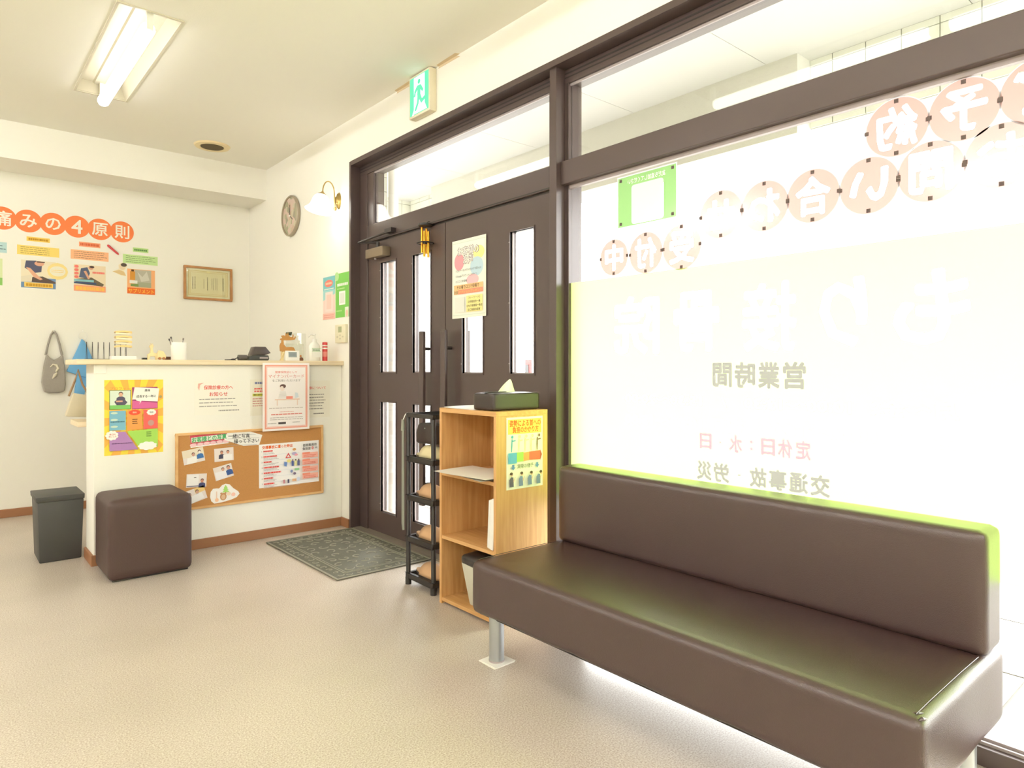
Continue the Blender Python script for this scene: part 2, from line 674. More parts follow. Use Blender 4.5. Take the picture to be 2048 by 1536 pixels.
# ---- double doors and transom light above
w2 = struct(thing('window_2', 'glass transom light above the dark double doors', 'window'))
del w2['category']
box(2.155, 2.24, 2.25, 3.985, 1.898, 2.006).build('transom_bar', M_frame, w2, bevel=0.002)
box(2.155, 2.24, 3.985, 4.08, 0, 2.352).box(2.160, 2.24, 3.91, 3.985, 2.006, 2.352).build('jamb', M_frame, w2, bevel=0.002)
box(2.1535, 2.156, 2.25, 3.98, 1.903, 1.908).build('groove', M_frame_in, w2)
box(2.166, 2.174, 2.255, 3.91, 2.006, 2.012).build('glazing_bead', M_bead, w2)
box(2.172, 2.178, 2.25, 3.91, 2.006, 2.352).build('pane', M_glass, w2)


def door(k, y0, y1, panes, hy):
    d = struct(thing('door_%d' % k, 'dark bronze door leaf with four tall glass panes', 'door'))
    del d['category']
    z = [0.012, 0.15, 0.852, 1.042, 1.745, 1.886]
    (a0, a1), (b0, b1) = panes            # a nearer the camera (smaller y)
    m = MB()
    for (u0, u1) in ((y0, a0), (a1, b0), (b1, y1)):
        m.box(2.165, 2.205, u0, u1, z[0], z[5])
    for (u0, u1) in panes:
        m.box(2.165, 2.205, u0, u1, z[0], z[1])
        m.box(2.165, 2.205, u0, u1, z[2], z[3])
        m.box(2.165, 2.205, u0, u1, z[4], z[5])
    m.build('leaf', M_frame, d)
    for (u0, u1) in panes:
        for (q0, q1) in ((z[1], z[2]), (z[3], z[4])):
            s_ = MB()
            t_ = 0.008
            s_.box(2.161, 2.18, u0 - t_, u0, q0 - t_, q1 + t_).box(2.161, 2.18, u1, u1 + t_, q0 - t_, q1 + t_)
            s_.box(2.161, 2.18, u0, u1, q0 - t_, q0).box(2.161, 2.18, u0, u1, q1, q1 + t_)
            fr_ = s_.build('pane_frame', M_frame, d)
            g_ = MB().box(2.176, 2.184, u1 - 0.006, u1, q0, q1).box(2.176, 2.184, u0, u1, q0, q0 + 0.006)
            g_.build('glazing_bead', M_bead, fr_)
            box(2.182, 2.187, u0, u1, q0, q1).build('pane', M_glass, fr_)
            sc_ = MB()
            for zz in (q0 + 0.05, (q0 + q1) / 2, q1 - 0.05):
                sc_.lathe([(0.003, -0.002), (0.003, 0)], (2.1605, u1 + 0.004, zz), 8, Matrix.Rotation(PI / 2, 3, 'Y'))
            sc_.build('screw', M_bead, fr_)
    # long flat pull bars, inside and outside
    for xx, x2 in ((2.105, 2.165), (2.265, 2.205)):
        hb = MB().box(min(xx, xx + 0.02), xx + 0.02, hy - 0.022, hy + 0.022, 0.28, 1.28)
        hb = hb.build('handle', M_frame, d, bevel=0.004)
        br = MB()
        for zz in (1.18, 0.40):
            br.tube([(xx + 0.01, hy, zz), (x2, hy, zz)], 0.009, 10)
        br.build('bracket', M_frame_in, hb)
    return d


d1 = door(1, 3.103, 3.985, ((3.25, 3.44), (3.635, 3.82)), 3.262)
d2 = door(2, 2.252, 3.097, ((2.365, 2.54), (2.76, 2.94)), 3.065 - 0.02)
# door closer on door_1: body, arm, shoe on the transom bar
cl = MB().box(2.105, 2.165, 3.70, 3.92, 1.775, 1.835).build('door_closer', mat('closer_bronze', '#8A7A66', 0.35, 0.4), d1, bevel=0.006, smooth=True)
MB().tube([(2.13, 3.80, 1.835), (2.13, 3.80, 1.872)], 0.012, 12).tube([(2.13, 3.80, 1.868), (2.075, 3.95, 1.882)], 0.008, 8).tube([(2.075, 3.95, 1.882), (2.14, 3.66, 1.925)], 0.008, 8).box(2.12, 2.156, 3.62, 3.70, 1.912, 1.938).build('closer_arm', M_frame_in, cl)
MB().tube([(2.135, 3.84, 1.765), (2.135, 3.84, 1.776)], 0.008, 10).build('valve_cap', M_bead, cl)
box(2.172, 2.215, 2.25, 3.985, 1.870, 1.900).build('door_stop', M_frame_in, w2)
# threshold
struct(box(2.10, 2.24, 2.25, 4.08, 0, 0.010).build('trim_4', mat('threshold_metal', '#8F8578', 0.45, 0.3)))

# ================================================================ OUTSIDE
M_pave = mat('pale_paving', '#97938C', 0.8, var=0.05, vscale=2)
M_soffit = mat('painted_soffit', '#DEDEDC', 0.85, bump=0.1, bscale=60)
M_render = mat('cream_render', '#D4D3C9', 0.9, bump=0.8, bscale=120, var=0.05, vscale=30)
M_tile = mat('white_facade_tile', '#E9EAE0', 0.35)
M_grout = mat('grey_grout', '#A5A59F', 0.9)
pv = struct(box(XO, 16, -12, 16, -0.14, -0.038).build('pavement', M_pave))
for i in range(6):
    for j in range(-2, 9):
        box(XO + 0.02 + i * 0.62, XO + 0.63 + i * 0.62, j * 0.62, j * 0.62 + 0.61, -0.038, -0.033).build('paving_tile', M_pave, pv)
sf = struct(thing('soffit', 'painted panel soffit of the arcade outside', 'soffit'))
del sf['category']
box(XO, 3.80, -3.0, 5.9, 2.735, 2.9).build('slab', mat('soffit_joint', '#B9B9B4', 0.9), sf)
yy = 5.72
js = [5.72, 5.12, 4.60, 3.70, 2.78, 1.87, 0.95, 0.04, -0.9, -1.8, -2.8]
for a, b_ in zip(js[1:], js[:-1]):
    box(XO + 0.002, 3.42 if 1.6 < a < 5.0 else 3.56, a + 0.002, b_ - 0.002, 2.72, 2.735).build('panel', M_soffit, sf)
struct(box(3.42, 3.66, 1.695, 5.12, 2.303, 2.735).build('lintel', M_render))
lt = struct(MB().box(3.572, 3.74, -3.0, 1.695, 2.353, 2.735).box(3.572, 3.74, 5.12, 5.9, 2.353, 2.735).box(3.569, 3.5725, -3.0, 1.695, 2.357, 2.735, 1).box(3.569, 3.5725, 5.12, 5.9, 2.357, 2.735, 1).build('tiled_lintel', [M_soffit, M_grout]))
tm = box(0, 0.010, 0, 0.161, 0, 0.160).mesh('tile', M_tile)


def tiles(par, x, y0, y1, z0, z1, first):
    yk = first
    while yk > y0:
        zk = 2.681 - 0.164 - 0.164
        for zz, hz in ((2.685, 0.034), (2.521, 0.160), (2.357, 0.160)):
            a, b_ = max(yk - 0.1655 + 0.0045, y0), min(yk, y1)
            if b_ - a > 0.01:
                if hz == 0.160 and b_ - a > 0.16:
                    o = bpy.data.objects.new('tile', tm)
                    C.objects.link(o)
                    o.location = (x, a, zz)
                    o.parent = par
                else:
                    box(x, x + 0.010, a, b_, zz, zz + hz).build('tile', M_tile, par)
        yk -= 0.1655


tiles(lt, 3.56, -0.25, 1.693, 2.35, 2.72, 1.7385)
tiles(lt, 3.56, 5.122, 5.70, 2.35, 2.72, 5.70)
ew = struct(box(XO, 3.8, 5.72, 5.9, -0.06, 2.735).build('end_wall', M_grout))
for i in range(8):
    for zz, hz in ((2.685, 0.034), (2.521, 0.160), (2.357, 0.160), (2.193, 0.160)):
        box(XO + 0.01 + i * 0.1655, XO + 0.171 + i * 0.1655, 5.71, 5.72, zz, zz + hz).build('tile', M_tile, ew)
for k in range(6):
    box(XO + 0.01, 3.79, 5.712, 5.72, -0.05 + k * 0.372, 0.318 + k * 0.372).build('panel', M_soffit, ew)
# tiled return of the street wall beside the doors, and a white downpipe
rt = struct(box(XO, 2.385, 4.13, 4.5, -0.06, 2.72).build('tiled_return', M_grout))
for k in range(27):
    box(XO + 0.002, 2.383, 4.122, 4.13, 0.0 + k * 0.1, 0.096 + k * 0.1).build('tile', M_tile, rt)
tag(MB().tube([(2.42, 4.10, -0.05), (2.42, 4.10, 2.72)], 0.035, 16).build('downpipe', M_white, smooth=True), 'white round downpipe on the outer corner beyond the doors', 'pipe')
sg = thing('street_sign', 'small pinkish sign on a grey post far outside the doors', 'sign', (9.0, 10.0, -0.06))
box(-0.05, 0.05, -0.05, 0.05, 0, 1.2).build('post', mat('sign_post_grey', '#3A3A3C', 0.6), sg)
box(-0.03, 0.03, -0.07, 0.07, 1.0, 1.30).build('sign_panel', mat('sign_pink', '#A03838', 0.6), sg)

# ================================================================ CEILING LIGHTS
M_trough = mat('white_enamel_trough', '#CFC8B2', 0.35)
M_tube = mat('lit_tube', (0.98, 0.985, 1.0), 0.5, emit=TUBE)
L0 = thing('ceiling_light', 'recessed ceiling trough with a lit tube, the one seen in full ahead', 'ceiling light', (LIGHTS[0][0], LIGHTS[0][1], CZ), 'recessed tube lights')
w_, l_ = LW / 2, LL / 2
tr = MB()
k = 0
zt = 0.07
prof = [(-w_, 0.0), (-w_ * 0.80, zt), (-w_ * 0.35, zt), (-w_ * 0.30, zt - 0.012), (w_ * 0.30, zt - 0.012), (w_ * 0.35, zt), (w_ * 0.80, zt), (w_, 0.0)]
for i in range(len(prof) - 1):
    (xa, za), (xb, zb) = prof[i], prof[i + 1]
    b0 = len(tr.v)
    tr.v += [(xa, -l_, za), (xb, -l_, zb), (xb, l_, zb), (xa, l_, za), (xa, -l_, za + 0.004), (xb, -l_, zb + 0.004), (xb, l_, zb + 0.004), (xa, l_, za + 0.004)]
    for q in ((0, 1, 2, 3), (4, 7, 6, 5), (0, 4, 5, 1), (2, 6, 7, 3)):
        tr.f.append([b0 + i2 for i2 in q])
        tr.m.append(0)
tr.box(-w_, w_, -l_, -l_ + 0.004, 0, 0.08).box(-w_, w_, l_ - 0.004, l_, 0, 0.08)
tr.build('trough', M_trough, L0)
MB().box(-w_ - 0.012, -w_, -l_ - 0.012, l_ + 0.012, -0.006, 0.002).box(w_, w_ + 0.012, -l_ - 0.012, l_ + 0.012, -0.006, 0.002).box(-w_, w_, -l_ - 0.012, -l_, -0.006, 0.002).box(-w_, w_, l_, l_ + 0.012, -0.006, 0.002).build('rim', M_trough, L0)
tb = MB().lathe([(0.006, -0.585), (0.026, -0.58), (0.032, -0.56), (0.032, 0.56), (0.026, 0.58), (0.006, 0.585)], (0, 0, -0.056), 20, Matrix.Rotation(PI / 2, 3, 'X'))
tb.build('tube', M_tube, L0, smooth=True)
box(-0.014, 0.014, -0.605, -0.583, -0.072, 0.06).build('socket', M_white, L0)
box(-0.014, 0.014, 0.583, 0.605, -0.072, 0.06).build('socket', M_white, L0)
names = ['recessed tube light above the bench, mirrored in the shop window', 'recessed tube light right over the camera, end to end with the mirrored one',
         'added recessed fill tube over the unseen far side of the waiting room', 'added recessed fill tube over the unseen near side of the waiting room']
names += ['added unseen fill tube behind the camera on the wall side', 'added unseen fill tube behind the camera on the window side']
M_fill_tube = mat('added_fill_tube', (0.98, 0.985, 1.0), 0.5, emit=FILL_TUBE)  # strong emission for the added unseen fittings, brightens walls and ceiling
fill_tube = None
for i, ((lx, ly), nm) in enumerate(zip(LIGHTS[1:], names)):
    r_ = dup(L0, (lx, ly, CZ), nm)
    if i >= 2:
        for ch in r_.children:
            if ch.name.startswith('tube'):
                if fill_tube is None:
                    fill_tube = ch.data.copy()
                    fill_tube.materials[0] = M_fill_tube
                ch.data = fill_tube

# ceiling vent
cv = thing('ceiling_vent', 'round cream ceiling vent with a dark opening', 'vent', (1.555, 5.25, CZ))
MB().lathe([(0.078, -0.004), (0.085, -0.012), (0.118, -0.010), (0.126, 0.0)], (0, 0, 0), 36).build('ring', mat('vent_ring', '#EBD8AC', 0.5), cv, smooth=True)
MB().lathe([(0.0001, -0.0105), (0.079, -0.0105), (0.079, 0)], (0, 0, 0), 30).build('opening', mat('vent_dark', '#5E5138', 0.9), cv)

# ================================================================ EXIT SIGN
es = thing('exit_sign', 'square lit green running-figure exit sign above the doors', 'sign', (2.09, 3.184, 2.603))
box(-0.045, 0, -0.106, 0.106, -0.118, 0.118).build('housing', mat('sign_housing', '#E9DFC4', 0.5), es, bevel=0.004, smooth=True)
M_eg = mat('lit_green', (0.10, 0.80, 0.42), 0.4, emit=1.25)
M_ew = mat('lit_white', (0.85, 1.0, 0.95), 0.4, emit=1.6)
for q_ in (M_eg, M_ew):
    q_.node_tree.nodes['Principled BSDF'].inputs['Base Color'].default_value = (0.02, 0.05, 0.03, 1)
M_eg.node_tree.nodes['Principled BSDF'].inputs['Emission Color'].default_value = (0.13, 0.92, 0.50, 1)
M_eg.node_tree.nodes['Principled BSDF'].inputs['Emission Strength'].default_value = 1.0
pe = Print(0.19, 0.212)
pe.layer = 0.0458
pe.rect(0, 0, 1, 1, M_eg)
pe.poly([(0.22, 0.98), (0.22, 0.02), (0.80, 0.02), (0.80, 0.80), (0.92, 0.98)][::-1], M_ew)
pe.poly([(0.22, 1.0), (0.12, 1.0), (0.22, 0.86)][::-1], M_ew)
pe.ell(0.50, 0.17, 0.075, 0.065, M_eg)
pe.poly([(0.40, 0.26), (0.60, 0.27), (0.74, 0.44), (0.68, 0.49), (0.58, 0.40), (0.58, 0.54), (0.46, 0.62), (0.40, 0.50), (0.42, 0.38), (0.33, 0.44), (0.30, 0.54), (0.22, 0.52), (0.26, 0.38)][::-1], M_eg)
pe.poly([(0.44, 0.54), (0.58, 0.52), (0.66, 0.66), (0.86, 0.60), (0.88, 0.69), (0.62, 0.78)][::-1], M_eg)
pe.poly([(0.42, 0.52), (0.55, 0.58), (0.48, 0.76), (0.34, 0.93), (0.27, 0.88), (0.40, 0.70)][::-1], M_eg)
po_ = pe.build(es, 'lit_pictogram')
po_.matrix_local = R_WIN.to_4x4()
for nm, y0, y1, lab in (('adhesive_strip', 3.30, 3.50, 'brown tape strip on the ceiling edge, beyond the exit sign'), ('adhesive_strip', 2.86, 3.06, 'brown tape strip on the ceiling edge, on the bench side of the exit sign')):
    m = MB().prism([(y0, 2.712), (y1, 2.714), (y1 - 0.01, 2.7258), (y0 + 0.03, 2.7258)], 0, 2.0885, 2.0898)
    m.prism([(2.065, y0 + 0.01), (2.0895, y0), (2.0895, y1), (2.07, y1 - 0.01)], 2, 2.7250, 2.7258)
    tag(m.build(nm, mat('old_tape', '#D9C5A2', 0.8)), lab, 'tape', 'tape strips by the exit sign')

# ================================================================ WALL SCONCE AND CLOCK
sc = thing('wall_sconce', 'lit white bell-shaped glass wall lamp on a curved brass arm', 'wall lamp', (2.09, 4.262, 2.215))
RY = Matrix.Rotation(-PI / 2, 3, 'Y')
m = MB().lathe([(0.0001, 0.028), (0.016, 0.026), (0.022, 0.014), (0.034, 0.011), (0.040, 0.0)], (0, 0, 0), 28, Matrix.Diagonal((1, 0.85, 1.45)) @ RY)
m.build('wall_plate', M_brass, sc, smooth=True)
arc = [(-0.028, 0, -0.05), (-0.034, 0, 0.0)]
for i in range(13):
    a = PI * i / 12
    arc.append((-0.076 + 0.042 * math.cos(a), 0.0, 0.045 + 0.075 * math.sin(a)))
arc.append((-0.120, 0, 0.035))
MB().tube(arc, 0.0042, 10).build('arm', M_brass, sc, smooth=True)
MB().lathe([(0.0001, -0.014), (0.009, -0.010), (0.012, 0), (0.009, 0.010), (0.0001, 0.014)], (-0.028, 0, -0.058), 14).build('finial', M_brass, sc, smooth=True)
Rt = Matrix.Rotation(math.radians(12), 3, 'Y')
cup = Vector((-0.121, 0, 0.03))
MB().lathe([(0.008, 0.014), (0.012, 0.006), (0.030, -0.006), (0.034, -0.016), (0.030, -0.018)], cup, 24, Rt).build('shade_cap', M_brass, sc, smooth=True)
M_shade = mat('lit_opal_glass', (1.0, 0.97, 0.88), 0.3, emit=SCONCE)
sh = MB().lathe([(0.030, -0.010), (0.046, -0.024), (0.055, -0.045), (0.060, -0.070), (0.067, -0.092), (0.080, -0.110), (0.093, -0.120), (0.090, -0.1215), (0.078, -0.113), (0.064, -0.094), (0.057, -0.070), (0.052, -0.046), (0.043, -0.027), (0.028, -0.014)], cup, 32, Rt)
sh.build('shade', M_shade, sc, smooth=True)

ck = thing('wall_clock', 'round wall clock with a mottled picture face beside the brass lamp', 'clock', (2.09, 5.055, 2.246))
MB().lathe([(0.150, 0), (0.157, 0.006), (0.157, 0.024), (0.150, 0.030), (0.143, 0.026), (0.143, 0.018)], (0, 0, 0), 40, RY).build('rim', mat('clock_rim', '#A69A86', 0.4, 0.3), ck, smooth=True)
M_face = bpy.data.materials.new('clock_face')
M_face.use_nodes = True
nt = M_face.node_tree
vo = nt.nodes.new('ShaderNodeTexVoronoi')
vo.inputs['Scale'].default_value = 26
tcx = nt.nodes.new('ShaderNodeTexCoord')
crf = nt.nodes.new('ShaderNodeValToRGB')
crf.color_ramp.interpolation = 'CONSTANT'
for p_, c_ in ((0.0, '#C9BEA8'), (0.2, '#C9B09A'), (0.36, '#A9A58A'), (0.5, '#D2B9AB'), (0.64, '#C9C0A6'), (0.8, '#9F9A86')):
    el = crf.color_ramp.elements.new(p_) if p_ else crf.color_ramp.elements[0]
    el.color = lin(c_)
nt.links.new(tcx.outputs['Object'], vo.inputs['Vector'])
nt.links.new(vo.outputs['Color'], crf.inputs[0])
nt.links.new(crf.outputs[0], nt.nodes['Principled BSDF'].inputs['Base Color'])
nt.nodes['Principled BSDF'].inputs['Roughness'].default_value = 0.25
MB().lathe([(0.0001, 0.019), (0.144, 0.019), (0.144, 0.010)], (0, 0, 0), 36, RY).build('dial', M_face, ck)
hm = MB().box(-0.0225, -0.0215, -0.003, 0.003, 0.0, 0.085)
hm.build('minute_hand', M_black, ck)
MB().prism([(0.0, 0.004), (-0.05, -0.03), (-0.048, -0.036), (0.003, -0.004)], 0, -0.0212, -0.0202).build('hour_hand', M_black, ck)
MB().lathe([(0.0001, 0.030), (0.008, 0.027), (0.009, 0.020)], (0, 0, 0), 14, RY).build('hub', M_white, ck, smooth=True)

# ================================================================ BACK WALL
G = 'header discs on the back wall'
wh = {'痛': 'first', 'み': 'second', 'の': 'third'}
for i, ch in enumerate('痛みの４原則'):
    lab = 'orange heading disc bearing ' + ['the kanji ita, cut by the photo edge', 'the looped hiragana mi', 'the round hiragana no', 'the numeral 4', 'the kanji gen, second from the end', 'the kanji soku, at the heading end'][i]
    o, p = sheet('letter_disc', lab, 'paper disc', R_BACK, (0.352 + i * 0.150, YB, 2.140), 0.164, 0.164, '#EF8149', G,
                 outline=[(0.5 + 0.5 * math.cos(2 * PI * a / 36), 0.5 - 0.5 * math.sin(2 * PI * a / 36)) for a in range(36)], thick=0.001 + 0.0006 * (i % 2))
    p.text(ch.replace('４', '4'), 0.5, 0.5, 0.60 if ch != '４' else 0.78, '#F4EEE0', bold=0.02)
    p.build(o)


def card(label, name, x0, x1, z0, z1, paper, fn=None, cat='paper', group=None, tilt=0.0, thick=0.0009):
    o, p = sheet(name, label, cat, R_BACK, ((x0 + x1) / 2, YB, (z0 + z1) / 2), x1 - x0, z1 - z0, paper, group, tilt, thick)
    if fn:
        fn(p)
    if p.v:
        p.build(o)
    return o


GL, GT, GP = 'heading labels on the back wall', 'text cards on the back wall', 'picture cards on the back wall'
card('small gold heading label above the yellow text card', 'heading_label', 0.492, 0.632, 1.996, 2.028, '#F2CE62', lambda p: p.bars(0.08, 0.92, 0.2, 0.85, 1, '#C08A20', 0.7, 0.0, 3), 'label', GL)
card('small coral heading label above the orange text card', 'heading_label', 0.815, 0.955, 1.994, 2.030, '#F0A27C', lambda p: p.bars(0.06, 0.94, 0.15, 0.85, 1, '#D5633C', 0.75, 0.0, 4), 'label', GL)
card('small green heading label above the green text card', 'heading_label', 1.178, 1.288, 1.994, 2.028, '#B4D68A', lambda p: p.bars(0.08, 0.92, 0.2, 0.85, 1, '#5C8A4C', 0.6, 0.0, 5), 'label', GL)
card('yellow text card, second from the blue one on the back wall', 'text_card', 0.436, 0.690, 1.893, 1.962, '#F5D877', lambda p: p.bars(0.08, 0.98, 0.08, 0.92, 4, '#8A7446', 0.22, 0.3, 6), 'card', GT)
card('orange text card under the coral heading label', 'text_card', 0.762, 1.010, 1.895, 1.966, '#F4B98C', lambda p: p.bars(0.08, 0.98, 0.08, 0.92, 4, '#8E6650', 0.22, 0.3, 7), 'card', GT)
card('green text card under the green heading label', 'text_card', 1.108, 1.356, 1.898, 1.969, '#C3E09C', lambda p: p.bars(0.08, 0.98, 0.08, 0.92, 4, '#6E865C', 0.22, 0.3, 8), 'card', GT)
card('blue text card cut by the edge of the photo', 'text_card', 0.16, 0.377, 1.893, 1.968, '#BBD9DA', lambda p: p.bars(0.08, 0.98, 0.2, 0.8, 2, '#5B6E78', 0.25, 0.2, 9), 'card', GT)
card('green-edged picture card below the blue text card', 'picture_card', 0.13, 0.352, 1.66, 1.85, '#D8E2B0', lambda p: (p.rect(0, 0.72, 1, 1, '#8FC268'), p.rect(0.1, 0.1, 0.9, 0.62, '#E3E0C8')), 'card', GP)


def ph1(p):
    p.rect(0, 0, 1, 1, '#EFE3C8')
    p.rect(0, 0.62, 1, 1, '#6E8FB8')
    p.poly([(0.0, 0.60), (0.3, 0.52), (0.35, 0.78), (0, 0.8)][::-1], '#E6DCC4')
    p.poly([(0.32, 0.60), (0.62, 0.56), (1.0, 0.74), (1.0, 0.80), (0.30, 0.78)][::-1], '#5A4A44')
    p.poly([(0.14, 0.02), (0.42, 0.0), (0.60, 0.14), (0.58, 0.40), (0.34, 0.46), (0.10, 0.28)][::-1], '#55566E')
    p.poly([(0.14, 0.26), (0.26, 0.28), (0.50, 0.56), (0.62, 0.66), (0.55, 0.70), (0.36, 0.60)][::-1], '#E0A98C')
    p.ell(0.52, 0.10, 0.14, 0.09, '#E2A98E')
    p.rect(0.45, 0.02, 0.68, 0.06, '#4A3A34')
    p.rect(0.09, 0.80, 0.92, 0.97, '#F0CB6C')
    p.bars(0.14, 0.88, 0.83, 0.95, 1, '#C8962E', 0.8, 0.0, 11)


def ph2(p):
    p.rect(0, 0, 1, 0.80, '#EEDCBC')
    p.poly([(0.05, 0.56), (0.55, 0.46), (0.95, 0.70), (0.9, 0.78), (0.05, 0.72)][::-1], '#6B5E4C')
    p.poly([(0.22, 0.14), (0.42, 0.08), (0.50, 0.30), (0.44, 0.52), (0.16, 0.48)][::-1], '#57607A')
    p.poly([(0.30, 0.24), (0.38, 0.22), (0.50, 0.50), (0.44, 0.54)][::-1], '#DDA588')
    p.ell(0.53, 0.10, 0.08, 0.07, '#D9A486')
    p.ell(0.56, 0.06, 0.08, 0.04, '#4A3A34')
    for k_ in range(4):
        p.ell(0.08, 0.08 + k_ * 0.13, 0.07, 0.055, '#EE7E72', 12)
    p.bars(0.58, 0.96, 0.22, 0.32, 1, '#EE7E72', 0.7, 0.0, 12)
    p.rect(0.0, 0.56, 0.62, 0.64, '#8CC4CC')
    p.rect(0.0, 0.66, 0.70, 0.72, '#3E4E74')
    p.rect(0, 0.78, 1, 1, '#F3A07E')
    p.bars(0.05, 0.97, 0.81, 0.97, 1, '#F5C05A', 0.85, 0.0, 13)


def ph3(p):
    p.rect(0, 0, 1, 1, '#F2B27C')
    p.rect(0.26, 0.02, 0.86, 0.72, '#B8B4A2')
    p.poly([(0.36, 0.1), (0.54, 0.3), (0.7, 0.06), (0.8, 0.42), (0.5, 0.5)][::-1], '#D2CFC2')
    p.rect(0.34, 0.52, 0.86, 0.72, '#A6A88C')
    p.rect(0.10, 0.10, 0.28, 0.44, '#D3933C')
    p.rect(0.14, 0.02, 0.24, 0.10, '#5A3A20')
    p.rect(0.08, 0.46, 0.36, 0.58, '#F1EFE6')
    p.rect(0.12, 0.60, 0.40, 0.70, '#7C9452')
    p.rect(0, 0.76, 1, 1, '#E8702E')
    p.text('サプリメント', 0.5, 0.88, 0.17, '#F8C24C', maxw=0.92, bold=0.02)


card('picture card of a treatment with a yellow caption strip, below the yellow text', 'picture_card', 0.459, 0.668, 1.655, 1.856, '#EFE3C8', ph1, 'card', GP)
card('picture card of a kneeling treatment with an orange caption strip', 'picture_card', 0.782, 0.990, 1.655, 1.856, '#EEDCBC', ph2, 'card', GP)
card('orange picture card with a brown bottle, captioned サプリメント', 'picture_card', 1.138, 1.336, 1.660, 1.856, '#F2B27C', ph3, 'card', GP)
o, p = sheet('round_card', 'pale yellow round card overlapping the first picture card', 'card', R_BACK, (0.680, YB - 0.0012, 1.790), 0.130, 0.125, '#F4DE96', outline=[(0.5 + 0.5 * math.cos(2 * PI * a / 12), 0.5 - 0.5 * math.sin(2 * PI * a / 12)) for a in range(12)])
p.ell(0.5, 0.5, 0.38, 0.30, '#F1EBD6')
p.bars(0.2, 0.8, 0.4, 0.6, 2, '#F3D27A', 0.4, 0.1, 14)
p.build(o)
o, p = sheet('figure_cutout', 'paper cut-out of a person with folded arms near the green text card', 'cut-out', R_BACK, (1.085, YB, 1.845), 0.105, 0.105, '#F2E6C8', outline=[(0.02, 0.70), (0.45, 0.48), (0.42, 0.2), (0.6, 0.0), (0.85, 0.02), (1.0, 0.2), (0.88, 0.5), (0.78, 0.6), (0.95, 0.98), (0.6, 0.95)])
p.poly([(0.04, 0.70), (0.5, 0.55), (0.8, 0.66), (0.92, 0.95), (0.6, 0.92), (0.3, 0.8)][::-1], '#DCC08E')
p.ell(0.68, 0.30, 0.20, 0.24, '#E8D4B4')
p.ell(0.78, 0.15, 0.20, 0.14, '#54483C')
p.build(o)
tag(MB().tube([(1.000, YB - 0.006, 2.026), (1.005, YB - 0.007, 2.022), (1.072, YB - 0.008, 1.963), (1.080, YB - 0.006, 1.956)], [0.002, 0.009, 0.007, 0.001], 10).build('toy_pen', mat('red_print', '#D2474B', 0.4), smooth=True), 'slanting red pen-shaped decoration beside the coral heading label', 'decoration')

# framed certificate
fc = thing('framed_certificate', 'ornate certificate in a thin oak frame behind the counter', 'picture frame', (1.7435, YB, 1.784))
x0, x1, z0, z1 = -0.1945, 0.1945, -0.140, 0.140
fw = 0.018
MB().box(x0, x1, -0.022, 0, z1 - fw, z1).box(x0, x1, -0.022, 0, z0, z0 + fw).box(x0, x0 + fw, -0.022, 0, z0 + fw, z1 - fw).box(x1 - fw, x1, -0.022, 0, z0 + fw, z1 - fw).build('frame', M_oakframe, fc, bevel=0.002)
pc = Print(0.353, 0.244)
pc.layer = 0.008
pc.rect(0, 0, 1, 1, '#F6EDC9')
pc.rect(0.05, 0.07, 0.95, 0.93, '#E2C880')
pc.rect(0.065, 0.09, 0.935, 0.91, '#F3E6B8')
pc.rect(0.085, 0.12, 0.915, 0.88, '#E9D59A')
pc.rect(0.10, 0.14, 0.90, 0.86, '#F3E6B8')
for xx, hh, wd in ((0.84, 0.44, 0.022), (0.70, 0.40, 0.010), (0.66, 0.42, 0.010), (0.62, 0.40, 0.010), (0.58, 0.36, 0.010), (0.48, 0.44, 0.020), (0.40, 0.30, 0.012), (0.20, 0.42, 0.020), (0.15, 0.40, 0.020)):
    yk = 0.5 - hh / 2
    while yk < 0.5 + hh / 2:
        pc.rect(xx - wd / 2, yk, xx + wd / 2, yk + 0.028, '#94703A', up=False)
        yk += 0.042
pc.ell(0.5, 0.10, 0.05, 0.03, '#F8E9A8')
o = pc.build(fc, 'certificate')
o.matrix_local = R_BACK.to_4x4()
box(x0 + fw, x1 - fw, -0.018, -0.016, z0 + fw, z1 - fw).build('glass', M_clear, fc)

# hook, grey tote bag and blue cloth on the back wall
M_tote = mat('grey_knit', '#A39C92', 0.95, bump=0.8, bscale=500, var=0.1, vscale=60)
tg = thing('tote_bag', 'grey knitted shoulder bag hanging on the back wall', 'bag', (0.655, YB, 0.885))
bag_pts = [(-0.062, 0.01), (-0.03, 0.0), (0.03, 0.0), (0.066, 0.012), (0.074, 0.06), (0.066, 0.20), (0.055, 0.285), (0.028, 0.262), (0.0, 0.242), (-0.026, 0.262), (-0.047, 0.29), (-0.064, 0.20), (-0.076, 0.08)]
MB().prism(bag_pts, 1, -0.035, -0.004).build('bag_body', M_tote, tg, bevel=0.010, seg=3, smooth=True)
st_ = MB()
for sx in (-1, 1):
    pts = [(sx * 0.050, -0.018, 0.28), (sx * 0.036, -0.016, 0.36), (sx * 0.018, -0.012, 0.43), (0.0, -0.010, 0.460)]
    st_.tube(pts, [0.008, 0.007, 0.007, 0.007], 8)
st_.build('strap', M_tote, tg, smooth=True)
bt = MB()
bt.tube([(-0.024, -0.037, 0.192), (-0.008, -0.038, 0.211), (0.014, -0.038, 0.206), (0.024, -0.038, 0.182), (0.010, -0.038, 0.158)], [0.003, 0.006, 0.008, 0.009, 0.005], 8)
bt.tube([(0.016, -0.037, 0.150), (0.004, -0.038, 0.134), (-0.010, -0.037, 0.106)], [0.004, 0.011, 0.004], 8)
bt.build('scarf_trim', mat('cream_ribbon', '#DDD6BE', 0.8), tg, smooth=True)
MB().lathe([(0.009, -0.037), (0.0075, -0.042), (0.0001, -0.043)], (0, 0, 0), 12, Matrix.Rotation(0, 3, 'X')).build('snap', M_metal, tg, loc=(0, 0, 0)) if False else None
